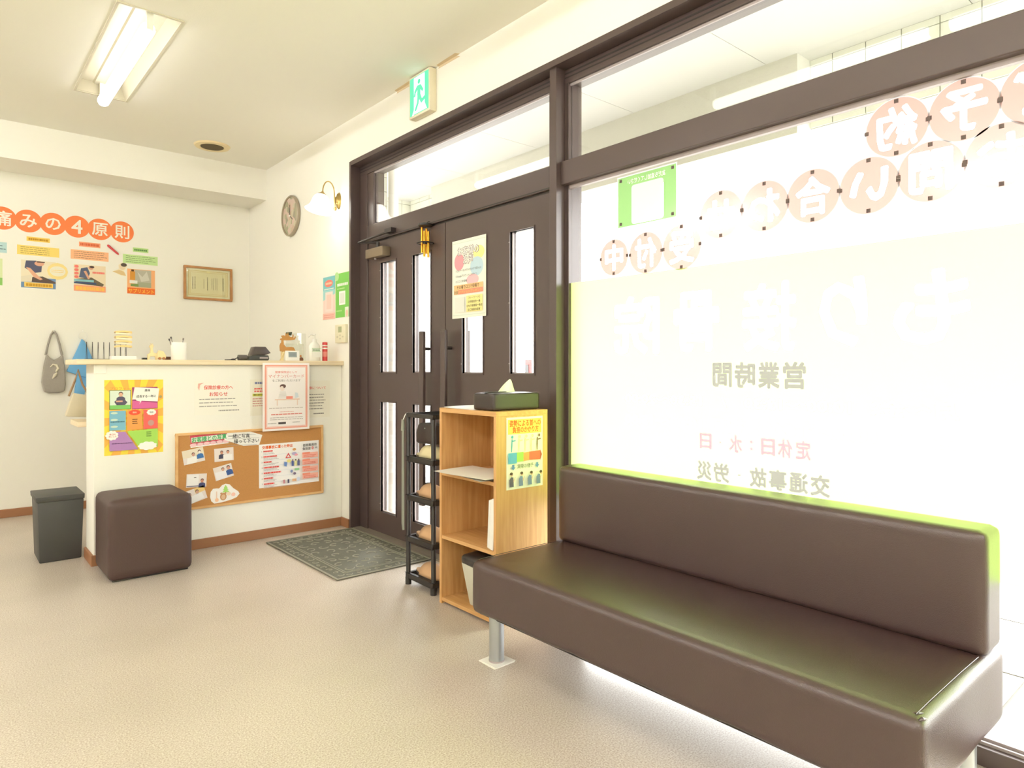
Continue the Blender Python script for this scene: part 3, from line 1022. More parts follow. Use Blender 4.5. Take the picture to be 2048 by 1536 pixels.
hk = MB().tube([(0.655, YB, 1.345), (0.655, YB - 0.018, 1.341), (0.655, YB - 0.022, 1.352)], 0.0035, 8)
tag(hk.build('wall_hook', M_white), 'small white wall hook carrying the grey bag', 'hook')
bc = thing('blue_cloth', 'folded sky-blue cloth hanging from a ring behind the counter end', 'cloth', (0.83, YB, 0.77))
M_blue = mat('sky_blue_cloth', '#6FACDC', 0.85, bump=0.4, bscale=200, var=0.07, vscale=14)
MB().prism([(-0.098, 0.275), (-0.020, 0.245), (0.045, 0.215), (0.085, 0.30), (0.075, 0.36), (0.020, 0.50), (0.0, 0.522), (-0.03, 0.44)], 1, -0.030, -0.006).build('cloth_top', M_blue, bc, bevel=0.007, smooth=True)
MB().prism([(-0.055, 0.012), (-0.030, 0.0), (0.0, 0.008), (0.042, 0.22), (-0.028, 0.248), (-0.044, 0.15)], 1, -0.020, -0.004).build('cloth_tail', M_blue, bc, bevel=0.005, smooth=True)
MB().tube([(0.008 + 0.03 * math.cos(a), -0.012, 0.545 + 0.03 * math.sin(a)) for a in [2 * PI * i / 20 for i in range(21)]], 0.002, 6).build('ring', M_white, bc)
MB().tube([(0.008, -0.001, 0.59), (0.008, -0.016, 0.588), (0.008, -0.018, 0.576)], 0.003, 8).build('hook', M_white, bc)

# ================================================================ RECEPTION COUNTER
YC = 4.22
rc = thing('reception_counter', 'cream papered reception counter front with brown skirting', 'counter', (0, YC, 0))
box(0.640, 2.0885, 0, 0.235, 0, 1.088).build('body', M_wall, rc, bevel=0.002)
box(0.628, 2.077, -0.010, 0, 0, 0.058).box(0.628, 0.640, 0.0, 0.235, 0, 0.058).build('skirting', M_base, rc, bevel=0.002)
box(0.640, 0.70, -0.006, 0.0, 1.04, 1.088).build('bracket', M_wall, rc, bevel=0.002)
ct = box(0.558, 2.089, 4.185, 4.60, 1.088, 1.117).build('countertop', M_pine, bevel=0.004)
tag(ct, 'pale pine plank countertop on the reception counter', 'countertop')
dk = thing('desk_shelf', 'lower pine desk board behind the counter end', 'shelf', (0, 4.9, 0))
box(0.60, 1.9, -0.44, -0.16, 0.735, 0.765).build('board', M_pine, dk, bevel=0.003)
box(0.78, 0.81, -0.43, -0.17, 0, 0.735).build('leg', M_pine, dk)
box(1.85, 1.88, -0.43, -0.17, 0, 0.735).build('leg', M_pine, dk)
cb = thing('canvas_bag', 'beige canvas bag with long handles hanging behind the counter end', 'bag', (0.60, 4.80, 0.77))
M_canvas = mat('beige_canvas', '#D9CFB4', 0.9, bump=0.3, bscale=300, var=0.06, vscale=20)
MB().prism([(-0.02, 0.01), (0.10, 0.0), (0.12, 0.13), (0.02, 0.15)], 1, -0.03, 0.03).build('bag_body', M_canvas, cb, bevel=0.008, smooth=True)
MB().tube([(-0.0, 0, 0.13), (0.03, 0, 0.22), (0.045, -0.01, 0.29), (0.07, 0, 0.20), (0.11, 0, 0.12)], 0.006, 8).build('handle', mat('brown_webbing', '#A08262', 0.8), cb, smooth=True)

# ---- things on the countertop
TZ = 1.117
wr_ = thing('wire_rack', 'black wire rack with a row of upright prongs at the counter end', 'rack', (0, 4.36, TZ))
box(0.620, 0.835, -0.03, 0.03, 0, 0.004).build('base', M_black, wr_)
for i in range(8):
    xk = 0.628 + i * 0.0275
    MB().tube([(xk - 0.004, -0.012, 0.004), (xk - 0.0005, 0, 0.098), (xk + 0.0005, 0, 0.098), (xk + 0.0045, 0.012, 0.004)], 0.0012, 6).build('prong', M_black, wr_)
cs = thing('card_stand', 'white oblong stand base on the countertop in front of the prongs', 'stand', (0.795, 4.30, TZ))
box(-0.062, 0.062, -0.03, 0.03, 0, 0.020).build('base', M_white, cs, bevel=0.003)
pgo = thing('stacked_ornament', 'pagoda-like ornament of stacked pale yellow slats on a thin stem', 'ornament', (0.795, 4.30, TZ + 0.020))
MB().tube([(0, 0, 0), (0, 0, 0.052)], 0.003, 8).build('stem', M_white, pgo)
M_slat1 = mat('yellow_pine', '#F1CF8A', 0.5)
M_slat2 = mat('cream_pine', '#F6E9CB', 0.5)
for i in range(7):
    m = MB()
    pts = []
    for j in range(9):
        a = -1 + 2 * j / 8
        pts.append((a * 0.040, 0.004 * a * a * (1 if i % 2 else -1)))
    m.prism(pts + [(q[0], q[1] + 0.010) for q in pts[::-1]], 1, -0.025 + 0.004 * (i % 2), 0.025 - 0.004 * (i % 2))
    m.build('slat', M_slat1 if i % 2 == 0 else M_slat2, pgo, loc=(0, 0, 0.052 + i * 0.0135))
tag(box(0.892, 0.915, 4.29, 4.32, TZ, TZ + 0.012).build('eraser_block', M_black, bevel=0.002), 'tiny black block beside the white stand base', 'block')
# small wooden animal figures
M_toy = mat('pale_toy_wood', '#EED8A4', 0.5, var=0.06, vscale=40)
tf = thing('wooden_giraffe', 'pale wooden giraffe-like toy figure between stand and pen cup', 'toy', (0.943, 4.29, TZ))
MB().prism([(-0.026, 0), (-0.018, 0), (-0.014, 0.02), (0.012, 0.02), (0.016, 0), (0.026, 0), (0.024, 0.036), (0.004, 0.042), (-0.001, 0.066), (0.006, 0.082), (-0.004, 0.09), (-0.016, 0.083), (-0.018, 0.074), (-0.011, 0.066), (-0.014, 0.04), (-0.028, 0.030)], 1, -0.008, 0.008).build('figure', M_toy, tf, bevel=0.002)
MB().tube([(-0.008, 0, 0.088), (-0.009, 0, 0.096)], 0.002, 6).tube([(-0.001, 0, 0.088), (0.001, 0, 0.095)], 0.002, 6).build('horn', M_toy, tf)
tf2 = thing('wooden_pull_toy', 'small wooden wheeled toy beside the pen cup', 'toy', (0.988, 4.29, TZ))
MB().prism([(-0.022, 0.008), (0.024, 0.008), (0.024, 0.026), (0.010, 0.050), (-0.014, 0.056), (-0.022, 0.040)], 1, -0.012, 0.012).build('body', M_toy, tf2, bevel=0.003)
for xk in (-0.011, 0.011):
    MB().lathe([(0.008, -0.003), (0.008, 0.003)], (xk, -0.014, 0.008), 14, Matrix.Rotation(PI / 2, 3, 'X')).build('wheel', mat('toy_wheel_brown', '#A0683A', 0.5), tf2)
tag(box(1.018, 1.052, 4.33, 4.36, TZ, TZ + 0.020).build('brown_box', mat('brown_card', '#7A5440', 0.6), bevel=0.002), 'little brown box tucked behind the pen cup', 'box')
pcp = thing('pen_cup', 'white cylindrical pen cup on the countertop', 'cup', (1.082, 4.29, TZ))
MB().lathe([(0.0001, 0.0), (0.0405, 0.0), (0.0415, 0.002), (0.0415, 0.102), (0.0395, 0.104), (0.0385, 0.102), (0.0385, 0.006), (0.0001, 0.006)], (0, 0, 0), 28).build('cup', M_white, pcp, smooth=True)
for i, (dx, dy, ex, ez, cl_, lb) in enumerate(((-0.02, 0, -0.052, 0.125, '#3A3330', 'thin black pen leaning outward from the white cup, outermost of three'), (-0.014, 0.01, -0.040, 0.137, '#4A4440', 'taller grey pen in the white cup beside the outermost pen'), (0.016, 0, 0.026, 0.130, '#6A5A50', 'short dark pen leaning the other way in the white cup'))):
    pn = thing('pen', lb, 'pen', (1.082, 4.29, TZ), 'pens in the white cup')
    MB().tube([(dx * 0.4, dy, 0.008), (ex * 0.93, dy, ez - 0.012)], 0.0035, 8).build('barrel', mat('pen_silver', '#9A948C', 0.35), pn)
    MB().tube([(ex * 0.93, dy, ez - 0.012), (ex, dy, ez)], 0.0045, 8).build('cap', mat('pen' + cl_, cl_, 0.4), pn)
tag(box(1.150, 1.235, 4.24, 4.34, TZ, TZ + 0.0015).build('flat_leaflet', paint('#EFE6CF')), 'flat leaflet lying on the countertop beside the pen cup', 'paper')
# card terminal
M_term = mat('dark_terminal_plastic', '#3A3A34', 0.45)
tm_ = thing('card_terminal', 'dark card reader with angled screen head on the countertop', 'card reader', (1.55, 4.30, TZ))
MB().prism([(-0.075, 0), (0.052, 0), (0.060, 0.012), (0.054, 0.034), (-0.02, 0.038), (-0.06, 0.030)], 1, -0.045, 0.045).build('body', M_term, tm_, bevel=0.006, smooth=True)
MB().prism([(-0.052, 0.030), (0.028, 0.034), (0.070, 0.048), (0.036, 0.088), (-0.030, 0.088)], 1, -0.042, 0.040).build('screen_head', mat('terminal_brown', '#4A3E3A', 0.35), tm_, bevel=0.004, smooth=True)
MB().box(-0.004, 0.050, -0.047, -0.044, 0.012, 0.022).build('card_slot', M_bead, tm_)
MB().tube([(-0.122, 0, 0.018), (-0.07, 0, 0.018)], 0.018, 14).build('printer_roll', mat('terminal_grey', '#5C5650', 0.45), tm_, smooth=True)
MB().tube([(-0.12, 0, 0.02), (-0.145, 0.0, 0.008), (-0.165, 0.004, 0.004), (-0.20, 0.01, 0.003)], 0.003, 8).build('cable', M_black, tm_)
tag(MB().box(1.36, 1.41, 4.28, 4.31, TZ, TZ + 0.006).tube([(1.385, 4.295, TZ + 0.006), (1.40, 4.30, TZ + 0.010)], 0.003, 8).build('cable_clip', M_black), 'small black cable end lying before the card reader', 'cable')
# wooden deer, card, clock, duck
M_deer = mat('tan_plywood', '#C88F4A', 0.55, var=0.1, vscale=30)
dr = thing('wooden_deer', 'tan plywood deer ornament with antlers behind the white desk clock', 'ornament', (1.77, 4.36, TZ))
MB().prism([(-0.052, 0.065), (-0.020, 0.055), (0.045, 0.058), (0.060, 0.052), (0.040, 0.090), (0.022, 0.094), (-0.012, 0.092), (-0.030, 0.112), (-0.026, 0.120), (-0.048, 0.118), (-0.054, 0.10)], 1, -0.006, 0.006).build('deer_body', M_deer, dr, bevel=0.001)
MB().prism([(-0.050, 0.138), (-0.026, 0.136), (0.02, 0.138), (0.046, 0.142), (0.055, 0.158), (0.050, 0.168), (0.046, 0.156), (0.038, 0.152), (0.040, 0.172), (0.034, 0.180), (0.032, 0.160), (0.016, 0.160), (0.006, 0.170), (0.002, 0.190), (-0.004, 0.172), (-0.014, 0.186), (-0.016, 0.166), (-0.028, 0.170), (-0.046, 0.166), (-0.036, 0.152), (-0.052, 0.146)], 1, -0.004, 0.004).build('antler_head', M_deer, dr, bevel=0.001)
MB().prism([(-0.044, 0.115), (-0.028, 0.115), (-0.030, 0.138), (-0.042, 0.138)], 1, -0.004, 0.004).build('neck', M_deer, dr)
box(-0.046, -0.034, -0.005, 0.005, 0, 0.066).build('leg', M_toy, dr)
box(0.030, 0.042, -0.005, 0.005, 0, 0.062).build('leg', M_toy, dr)
tag(MB().prism([(1.690, TZ), (1.722, TZ), (1.728, TZ + 0.052), (1.716, TZ + 0.060)], 1, 4.285, 4.300).build('folded_card', M_toy), 'small folded wooden card standing between card reader and desk clock', 'card')
dc = thing('desk_clock', 'white digital desk clock with a grey display on the countertop', 'clock', (1.752 + 0.008, 4.262, TZ))
MB().prism([(-0.010, 0), (0.032, 0), (0.004, 0.066), (-0.004, 0.066)], 0, -0.047, 0.047).build('case', M_white, dc, bevel=0.003, smooth=True)
m = Print(0.056, 0.034)
m.layer = 0.0
m.rect(0, 0, 1, 1, '#9AA3A4')
m.rect(0.12, 0.2, 0.85, 0.8, '#8C9698')
dd = m.build(dc, 'display')
dd.matrix_local = Matrix.Translation((0.0, -0.0085, 0.040)) @ Matrix.Rotation(math.radians(-5), 4, 'X') @ R_BACK.to_4x4()
dkf = thing('toy_duck', 'tiny brown duck figure between desk clock and pump bottle', 'toy', (1.838, 4.30, TZ))
MB().lathe([(0.0001, 0.0), (0.010, 0.002), (0.012, 0.012), (0.008, 0.022), (0.0001, 0.026)], (0, 0, 0), 14, Matrix.Diagonal((1.2, 0.8, 1))).build('duck_body', mat('duck_brown', '#7A4A28', 0.5), dkf, smooth=True)
MB().lathe([(0.0001, -0.007), (0.006, -0.003), (0.007, 0.002), (0.0001, 0.008)], (-0.004, 0, 0.032), 12).build('duck_head', mat('duck_orange', '#C87A30', 0.5), dkf, smooth=True)
# clear acrylic stand with a dark clip
ac = thing('acrylic_stand', 'clear acrylic leaflet stand with a dark clip, behind the deer', 'stand', (1.86, 4.44, TZ))
MB().box(-0.07, 0.07, -0.003, 0.0, 0, 0.190).box(-0.07, 0.07, 0.03, 0.033, 0, 0.12).box(-0.07, 0.07, -0.003, 0.033, 0, 0.003).build('acrylic_panel', M_clear, ac)
MB().prism([(-0.066, 0.176), (-0.036, 0.174), (-0.030, 0.198), (-0.070, 0.194)], 1, -0.012, 0.006).build('clip', mat('dark_green_clip', '#4A503A', 0.5), ac, bevel=0.002)
# pump bottle
pb = thing('pump_bottle', 'white sanitiser pump bottle beside the red can', 'bottle', (1.93, 4.30, TZ))
MB().lathe([(0.0001, 0), (0.038, 0), (0.040, 0.004), (0.040, 0.092), (0.037, 0.105), (0.024, 0.122), (0.015, 0.130), (0.014, 0.140)], (0, 0, 0), 24, Matrix.Diagonal((1, 0.72, 1))).build('bottle', mat('milky_bottle', '#F5F3EA', 0.3), pb, smooth=True)
MB().lathe([(0.016, 0.132), (0.016, 0.148), (0.006, 0.150), (0.005, 0.172), (0.010, 0.174), (0.010, 0.182), (0.0001, 0.184)], (0, 0, 0), 18).tube([(0.0, 0, 0.178), (-0.03, -0.004, 0.178), (-0.045, -0.008, 0.160)], [0.006, 0.005, 0.004], 8).build('pump', M_white, pb, smooth=True)
m = Print(0.060, 0.060)
m.layer = 0
m.rect(0, 0, 1, 1, '#FBFAF4')
m.rect(0.0, 0.0, 1, 0.05, '#9CC38C')
m.text('ハンドジェル', 0.5, 0.16, 0.14, '#5E8A5C', maxw=0.9) if False else m.bars(0.06, 0.94, 0.1, 0.3, 1, '#5E8A5C', 0.6, 0.0, 21)
m.rect(0.0, 0.34, 1, 0.38, '#9CC38C')
dd = m.build(pb, 'label')
dd.matrix_local = Matrix.Translation((0, -0.0298, 0.055)) @ R_BACK.to_4x4()
# red can
rcn = thing('red_can', 'slim red spray can with white bands near the door frame', 'can', (2.005, 4.30, TZ))
MB().lathe([(0.0001, 0), (0.0175, 0), (0.0175, 0.120)], (0, 0, 0), 20).build('can', mat('can_red', '#CC3A3A', 0.35), rcn, smooth=True)
MB().lathe([(0.0179, 0.082), (0.0179, 0.091)], (0, 0, 0), 20).build('band', M_white, rcn)
MB().lathe([(0.0179, 0.101), (0.0179, 0.109)], (0, 0, 0), 20).build('band', M_white, rcn)
MB().lathe([(0.0179, 0.030), (0.0179, 0.064)], (0, 0, 0), 20).build('band', mat('can_pink', '#E08A80', 0.4), rcn)
MB().lathe([(0.0178, 0.120), (0.0170, 0.128), (0.0001, 0.130)], (0, 0, 0), 20).build('cap', mat('can_red', '#CC3A3A', 0.35), rcn)

# ================================================================ COUNTER FRONT POSTERS
YS = YC
# 1 comic style poster
o, p = sheet('comic_poster', 'colourful comic-style staff profile poster with yellow border on the counter', 'poster', R_BACK, (0.836, YS, 0.797), 0.292, 0.414, '#F6DC4E')
for i in range(14):
    a0, a1 = 2 * PI * i / 14, 2 * PI * (i + 0.5) / 14

    def ray(a):
        k_ = 0.5 / max(abs(math.cos(a)), abs(math.sin(a)), 1e-6)
        return (0.5 + k_ * math.cos(a), 0.5 - k_ * math.sin(a))
    p.poly([(0.5, 0.5), ray(a0), ray(a1)], '#F4B552', up=(i == 0))
p.text('プロフィール', 0.30, 0.115, 0.035, '#EE8A4A', exactw=0.42, bold=0.01)
Yb = '#E8E24A'
p.rect(0.08, 0.135, 0.44, 0.395, '#5A7A3E')
p.rect(0.09, 0.142, 0.43, 0.34, '#DDE8D8')
p.rect(0.09, 0.335, 0.43, 0.388, '#7FC46A')
p.figure(0.27, 0.19, 0.026, '#5A5568')
p.poly([(0.20, 0.335), (0.16, 0.29), (0.22, 0.25), (0.32, 0.25), (0.38, 0.30), (0.34, 0.335)][::-1], '#5A5568')
p.rect(0.19, 0.275, 0.30, 0.295, '#D7A48C')
p.rect(0.46, 0.10, 0.90, 0.395, '#A34A78')
p.poly([(0.465, 0.28), (0.895, 0.32), (0.895, 0.388), (0.465, 0.388)][::-1], '#D9689E')
p.poly([(0.50, 0.10), (0.93, 0.12), (0.90, 0.30), (0.62, 0.285), (0.58, 0.335), (0.60, 0.295), (0.53, 0.28), (0.52, 0.265), (0.46, 0.265)][::-1], '#F7F5EE')
p.text('腰痛', 0.72, 0.145, 0.030, '#4A4644', bold=0.015)
p.text('成長する一年に', 0.70, 0.225, 0.034, '#4A4644', exactw=0.34, bold=0.02)
p.ell(0.95, 0.235, 0.025, 0.018, '#A89A6A')
p.rect(0.08, 0.41, 0.35, 0.67, '#7FB6CC')
for yy in (0.44, 0.53, 0.62):
    p.ell(0.16, yy, 0.06, 0.014, '#C9DBC8', up=(yy == 0.44))
p.bars(0.10, 0.33, 0.545, 0.57, 1, '#3E6678', 0.5, 0.1, 31)
p.rect(0.37, 0.41, 0.63, 0.67, '#F0A256')
p.ell(0.50, 0.44, 0.10, 0.036, '#EE5A40')
p.text('趣味', 0.5, 0.44, 0.022, '#F6D8B8', bold=0.01)
p.bars(0.46, 0.55, 0.52, 0.60, 3, '#5A3E2A', 0.4, 0.1, 32)
p.rect(0.65, 0.41, 0.90, 0.67, '#EE6A62')
p.cloud(0.79, 0.445, 0.085, 0.042, '#F7F5EE')
p.text('特技', 0.79, 0.445, 0.022, '#4A4644', bold=0.01)
p.ell(0.78, 0.59, 0.055, 0.04, '#C99A90')
p.poly([(0.08, 0.69), (0.34, 0.69), (0.56, 0.94), (0.08, 0.94)][::-1], '#B486BE')
p.poly([(0.37, 0.69), (0.90, 0.67), (0.90, 0.92), (0.60, 0.94)][::-1], '#A9D862')
p.cloud(0.12, 0.735, 0.11, 0.065, '#F7F5EE')
p.text('休日の', 0.13, 0.72, 0.022, '#D2584E', bold=0.01)
p.text('過ごし方', 0.13, 0.748, 0.020, '#D2584E', maxw=0.15, bold=0.01)
p.bars(0.70, 0.79, 0.70, 0.78, 3, '#4E6A34', 0.4, 0.1, 33)
p.bars(0.12, 0.46, 0.83, 0.86, 1, '#6E4A78', 0.3, 0.0, 34)
p.cloud(0.72, 0.90, 0.17, 0.06, '#FAF8F2')
p.build(o)

# 2 notice A
o, p = sheet('insurance_notice', 'white notice with red heading 保険診療の方へお知らせ on the counter', 'notice', R_BACK, (1.281, YS, 0.892), 0.262, 0.204, '#F6F2E6')
p.text('保険診療の方へ', 0.52, 0.20, 0.115, '#E05A52', exactw=0.64, bold=0.02)
p.text('お知らせ', 0.52, 0.395, 0.115, '#E05A52', exactw=0.40, bold=0.02)
p.poly([(0.08, 0.08), (0.20, 0.06), (0.12, 0.12), (0.10, 0.28), (0.07, 0.2)][::-1], '#EAB2A4')
p.bars(0.10, 0.94, 0.49, 0.80, 3, '#A8A29C', 0.24, 0.15, 41)
p.bars(0.52, 0.98, 0.84, 0.93, 1, '#A8A29C', 0.36, 0.0, 42)
p.build(o)
# 3 notice B, mostly behind the pink-bordered poster
o, p = sheet('highlighted_notice', 'pale notice with yellow highlighting half hidden behind the pink-bordered poster', 'notice', R_BACK, (1.575, YS, 0.885), 0.20, 0.225, '#F1ECDC')
p.bars(0.14, 0.9, 0.05, 0.14, 1, '#8C92B4', 0.7, 0.0, 43)
p.bars(0.12, 0.9, 0.22, 0.36, 2, '#E0766C', 0.6, 0.0, 44)
p.rect(0.07, 0.39, 0.9, 0.46, '#D8DA4A')
p.bars(0.10, 0.9, 0.40, 0.45, 1, '#5A5640', 0.6, 0.0, 45)
p.bars(0.07, 0.9, 0.50, 0.76, 4, '#CF8F88', 0.35, 0.1, 46)
p.build(o)
# 4 notice C
o, p = sheet('price_notice', 'pale notice ending について beyond the pink-bordered poster', 'notice', R_BACK, (1.895, YS, 0.865), 0.215, 0.245, '#F3EEE0')
p.text('自費診療について', 0.42, 0.20, 0.075, '#E07468', exactw=0.90, bold=0.015)
p.bars(0.1, 0.86, 0.34, 0.80, 6, '#918A84', 0.28, 0.2, 47)
p.rect(0.1, 0.42, 0.32, 0.47, '#E59488')
p.bars(0.46, 0.80, 0.86, 0.93, 1, '#918A84', 0.45, 0.0, 48)
p.build(o)
# 5 pink bordered poster, hangs from the countertop edge
o, p = sheet('card_poster', 'white poster with pink double border and マイナンバーカード, hung from the countertop edge', 'poster', R_BACK, (1.690, 4.183, 0.888), 0.305, 0.428, '#FBF1EC')
p.rect(0.045, 0.03, 0.955, 0.97, '#EFA793')
p.rect(0.075, 0.052, 0.925, 0.948, '#FAF0EA')
p.rect(0.082, 0.057, 0.918, 0.943, '#EFB4A4')
p.rect(0.092, 0.064, 0.908, 0.936, '#FBF4F0')
p.text('健康保険証として', 0.49, 0.135, 0.033, '#E2776C', exactw=0.47, bold=0.005)
p.text('マイナンバーカード', 0.50, 0.195, 0.052, '#D8736E', exactw=0.76)
p.text('をご利用いただけます', 0.50, 0.262, 0.036, '#8A7E7C', exactw=0.60)
p.poly([(0.36, 0.42), (0.48, 0.42), (0.52, 0.53), (0.32, 0.53)][::-1], '#EFE9E4')
p.ell(0.41, 0.37, 0.055, 0.045, '#F6E6DC')
p.ell(0.42, 0.345, 0.065, 0.030, '#6A4E48')
p.ell(0.40, 0.365, 0.035, 0.022, '#F6E6DC')
p.bars(0.34, 0.48, 0.45, 0.50, 2, '#C9C3C0', 0.2, 0.0, 50)
p.rect(0.49, 0.495, 0.63, 0.535, '#EE9484')
p.poly([(0.68, 0.44), (0.74, 0.45), (0.76, 0.51), (0.68, 0.53)][::-1], '#DDE4E8')
p.rect(0.25, 0.535, 0.78, 0.550, '#EFCFBE')
p.rect(0.29, 0.55, 0.31, 0.63, '#EFD6C8')
p.rect(0.72, 0.55, 0.74, 0.63, '#EFD6C8')
p.bars(0.13, 0.85, 0.655, 0.68, 1, '#B7A6A0', 0.3, 0.0, 51)
p.bars(0.35, 0.65, 0.715, 0.735, 1, '#E5A9A0', 0.4, 0.0, 52)
p.bars(0.17, 0.83, 0.745, 0.775, 1, '#E08A80', 0.5, 0.0, 53)
p.bars(0.15, 0.85, 0.795, 0.85, 2, '#A8A09C', 0.25, 0.0, 54)
p.rect(0.32, 0.875, 0.48, 0.905, '#4E4644')
p.bars(0.10, 0.28, 0.88, 0.90, 1, '#B7AFAA', 0.5, 0.0, 55)
p.bars(0.62, 0.78, 0.87, 0.90, 1, '#A8A09C', 0.3, 0.0, 56)
p.build(o)

# ================================================================ CORK BOARD
kb = thing('cork_board', 'cork pinboard in a light wooden frame on the counter front', 'pinboard', (1.4975, YC, 0.4645))
bw, bh, bf = 0.905, 0.452, 0.014
box(-bw / 2 + bf, bw / 2 - bf, -0.008, 0, -bh / 2 + bf, bh / 2 - bf).build('cork', M_cork, kb)
MB().box(-bw / 2, bw / 2, -0.016, 0, bh / 2 - bf, bh / 2).box(-bw / 2, bw / 2, -0.016, 0, -bh / 2, -bh / 2 + bf).box(-bw / 2, -bw / 2 + bf, -0.016, 0, -bh / 2 + bf, bh / 2 - bf).box(bw / 2 - bf, bw / 2, -0.016, 0, -bh / 2 + bf, bh / 2 - bf).build('frame', M_corkframe, kb, bevel=0.002)
YK = YC - 0.0085
TH = math.atan(1149 / 1341)


def at_board(u, v, Y=YK):
    """survey: photo pixel -> point on the board's plane"""
    r = (u - 1024) / 1341
    c_, s_ = math.cos(TH), math.sin(TH)
    X = Y * (s_ + r * c_) / (c_ - r * s_)
    d = X * s_ + Y * c_
    return X, H - (v - 736) * d / 1341


def pin(name, label, cat, cx, cy, w, h, paper, tilt=0.0, group=None, outline=None, lift=0.0):
    X, Z = at_board(cx, cy)
    return sheet(name, label, cat, R_BACK, (X, YK - lift, Z), w, h, paper, group, tilt, 0.0008, outline)


o, p = pin('banner', 'red and white strip banner with green letters at the top of the cork board', 'banner', 419, 879, 0.215, 0.072, '#FAF6F0', 0.06)
p.rect(0, 0, 1, 0.86, '#CB4C5C')
for k_ in range(6):
    p.ell(0.08 + k_ * 0.17, 0.80, 0.10, 0.14, '#F3C8CC', 12, up=(k_ == 0))
p.rect(0.03, 0.18, 0.97, 0.58, '#E0E8D8')
p.text('お客様との写真', 0.5, 0.39, 0.42, '#4FA868', exactw=0.92, bold=0.03)
p.build(o)
o, p = pin('speech_card', 'white striped hexagon card reading 一緒に写真撮って下さい on the cork board', 'card', 487, 877, 0.230, 0.120, '#F8F6F0', -0.02, outline=[(0.10, 0.06), (0.42, 0.0), (1.0, 0.36), (0.92, 0.86), (0.50, 0.88), (0.0, 0.52)][::-1], lift=0.0012)
for k_ in range(5):
    yy = 0.14 + k_ * 0.17
    p.rect(max(0.08, 0.12 - k_ * 0.02), yy, [0.60, 0.82, 0.92, 0.90, 0.86][k_], yy + 0.012, '#9A9A9E', up=(k_ == 0))
p.text('一緒に写真', 0.38, 0.36, 0.21, '#45403E', exactw=0.56, bold=0.015)
p.text('撮って下さい', 0.58, 0.62, 0.21, '#45403E', exactw=0.66, bold=0.015)
p.build(o)
GPH = 'photo prints pinned on the cork board'


def photo(label, cx, cy, w, h, tilt, kind):
    o, p = pin('photo_print', label, 'photo', cx, cy, w, h, '#F6F2EE', tilt, GPH)
    p.rect(0.0, 0.0, 1, 1, '#EADFDA')
    if kind == 0:
        p.rect(0, 0, 1, 0.55, '#E8DCC8')
        p.figure(0.50, 0.38, 0.11, '#EFEFEF', '#5A4038', '#C99888')
        p.figure(0.80, 0.28, 0.11, '#3E6EA8', '#3E3A44', '#DDB09A')
        p.ell(0.80, 0.33, 0.06, 0.09, '#F1ECEA')
        p.poly([(0.20, 0.56), (0.62, 0.60), (0.60, 1.0), (0.12, 1.0)][::-1], '#F4F0EC')
    elif kind == 1:
        p.figure(0.38, 0.32, 0.11, '#46465A', '#3A2E2C', '#C98E7A')
        p.figure(0.70, 0.32, 0.11, '#EFEAE8', '#3A2E2C', '#D29A84')
        p.rect(0.45, 0.52, 0.92, 0.97, '#F5F1EE')
    elif kind == 2:
        p.figure(0.50, 0.28, 0.11, '#EDE9E6', '#3A2E2C', '#D8A892')
        p.figure(0.80, 0.26, 0.13, '#3E5C98', '#3A2E2C', '#D8A08C')
        p.poly([(0.05, 0.36), (0.62, 0.42), (0.66, 0.98), (0.04, 0.98)][::-1], '#F1EDF0')
    elif kind == 3:
        p.figure(0.78, 0.52, 0.12, '#474C74', '#3E302E', '#CC8E78')
        p.rect(0.04, 0.06, 0.60, 0.86, '#F2EEEC')
        p.ell(0.42, 0.30, 0.07, 0.05, '#4A3A38', a0=0, a1=PI)
        p.rect(0.02, 0.88, 0.62, 0.94, '#6A6A82')
    else:
        p.rect(0.5, 0.0, 1, 0.4, '#EBCB84')
        p.figure(0.60, 0.28, 0.12, '#7A94B8', '#4A3A38', '#D9A890')
        p.figure(0.20, 0.34, 0.12, '#E8E4E0', '#4A3A38', '#D9A890')
        p.poly([(0.05, 0.5), (0.80, 0.42), (0.86, 0.9), (0.1, 1.0)][::-1], '#F4F1F0')
    p.build(o)


photo('tilted snapshot of two people, one in bright blue, under the banner', 387, 912, 0.118, 0.083, 0.16, 0)
photo('snapshot of two people side by side, upright and beside the tilted one', 448, 909, 0.112, 0.079, 0.03, 1)
photo('tilted snapshot with a person in royal blue, nearest the accident sheet', 447, 944, 0.108, 0.080, 0.22, 2)
photo('snapshot of a person in navy beside a blank sheet, third row', 393, 961, 0.112, 0.078, -0.05, 3)
photo('lowest snapshot, partly behind the stool', 392, 990, 0.110, 0.080, 0.28, 4)
o, p = pin('bear_cutout', 'white cloud-shaped cut-out with a bear and a green tree', 'cut-out', 450, 986, 0.172, 0.112, '#FBF8F4',
           outline=[(0.0, 0.62), (0.02, 0.36), (0.10, 0.20), (0.22, 0.20), (0.30, 0.22), (0.40, 0.06), (0.52, 0.0), (0.66, 0.06), (0.78, 0.28), (0.95, 0.48), (1.0, 0.62), (0.90, 0.80), (0.70, 0.90), (0.40, 0.98), (0.14, 1.0), (0.04, 0.86)][::-1])
for yy, wd in ((0.20, 0.07), (0.30, 0.10), (0.42, 0.13)):
    p.poly([(0.52, yy - 0.14), (0.52 + wd, yy + 0.04), (0.52 - wd, yy + 0.04)][::-1], '#A6D872')
p.ell(0.44, 0.68, 0.11, 0.20, '#C29064')
p.ell(0.37, 0.50, 0.035, 0.05, '#C29064')
p.ell(0.51, 0.50, 0.035, 0.05, '#C29064')
p.ell(0.44, 0.70, 0.07, 0.13, '#DDBB98')
p.ell(0.62, 0.55, 0.07, 0.10, '#F0D8C0')
p.ell(0.78, 0.62, 0.07, 0.10, '#F2C4B4')
p.rect(0.20, 0.36, 0.23, 0.80, '#E8C8B4')
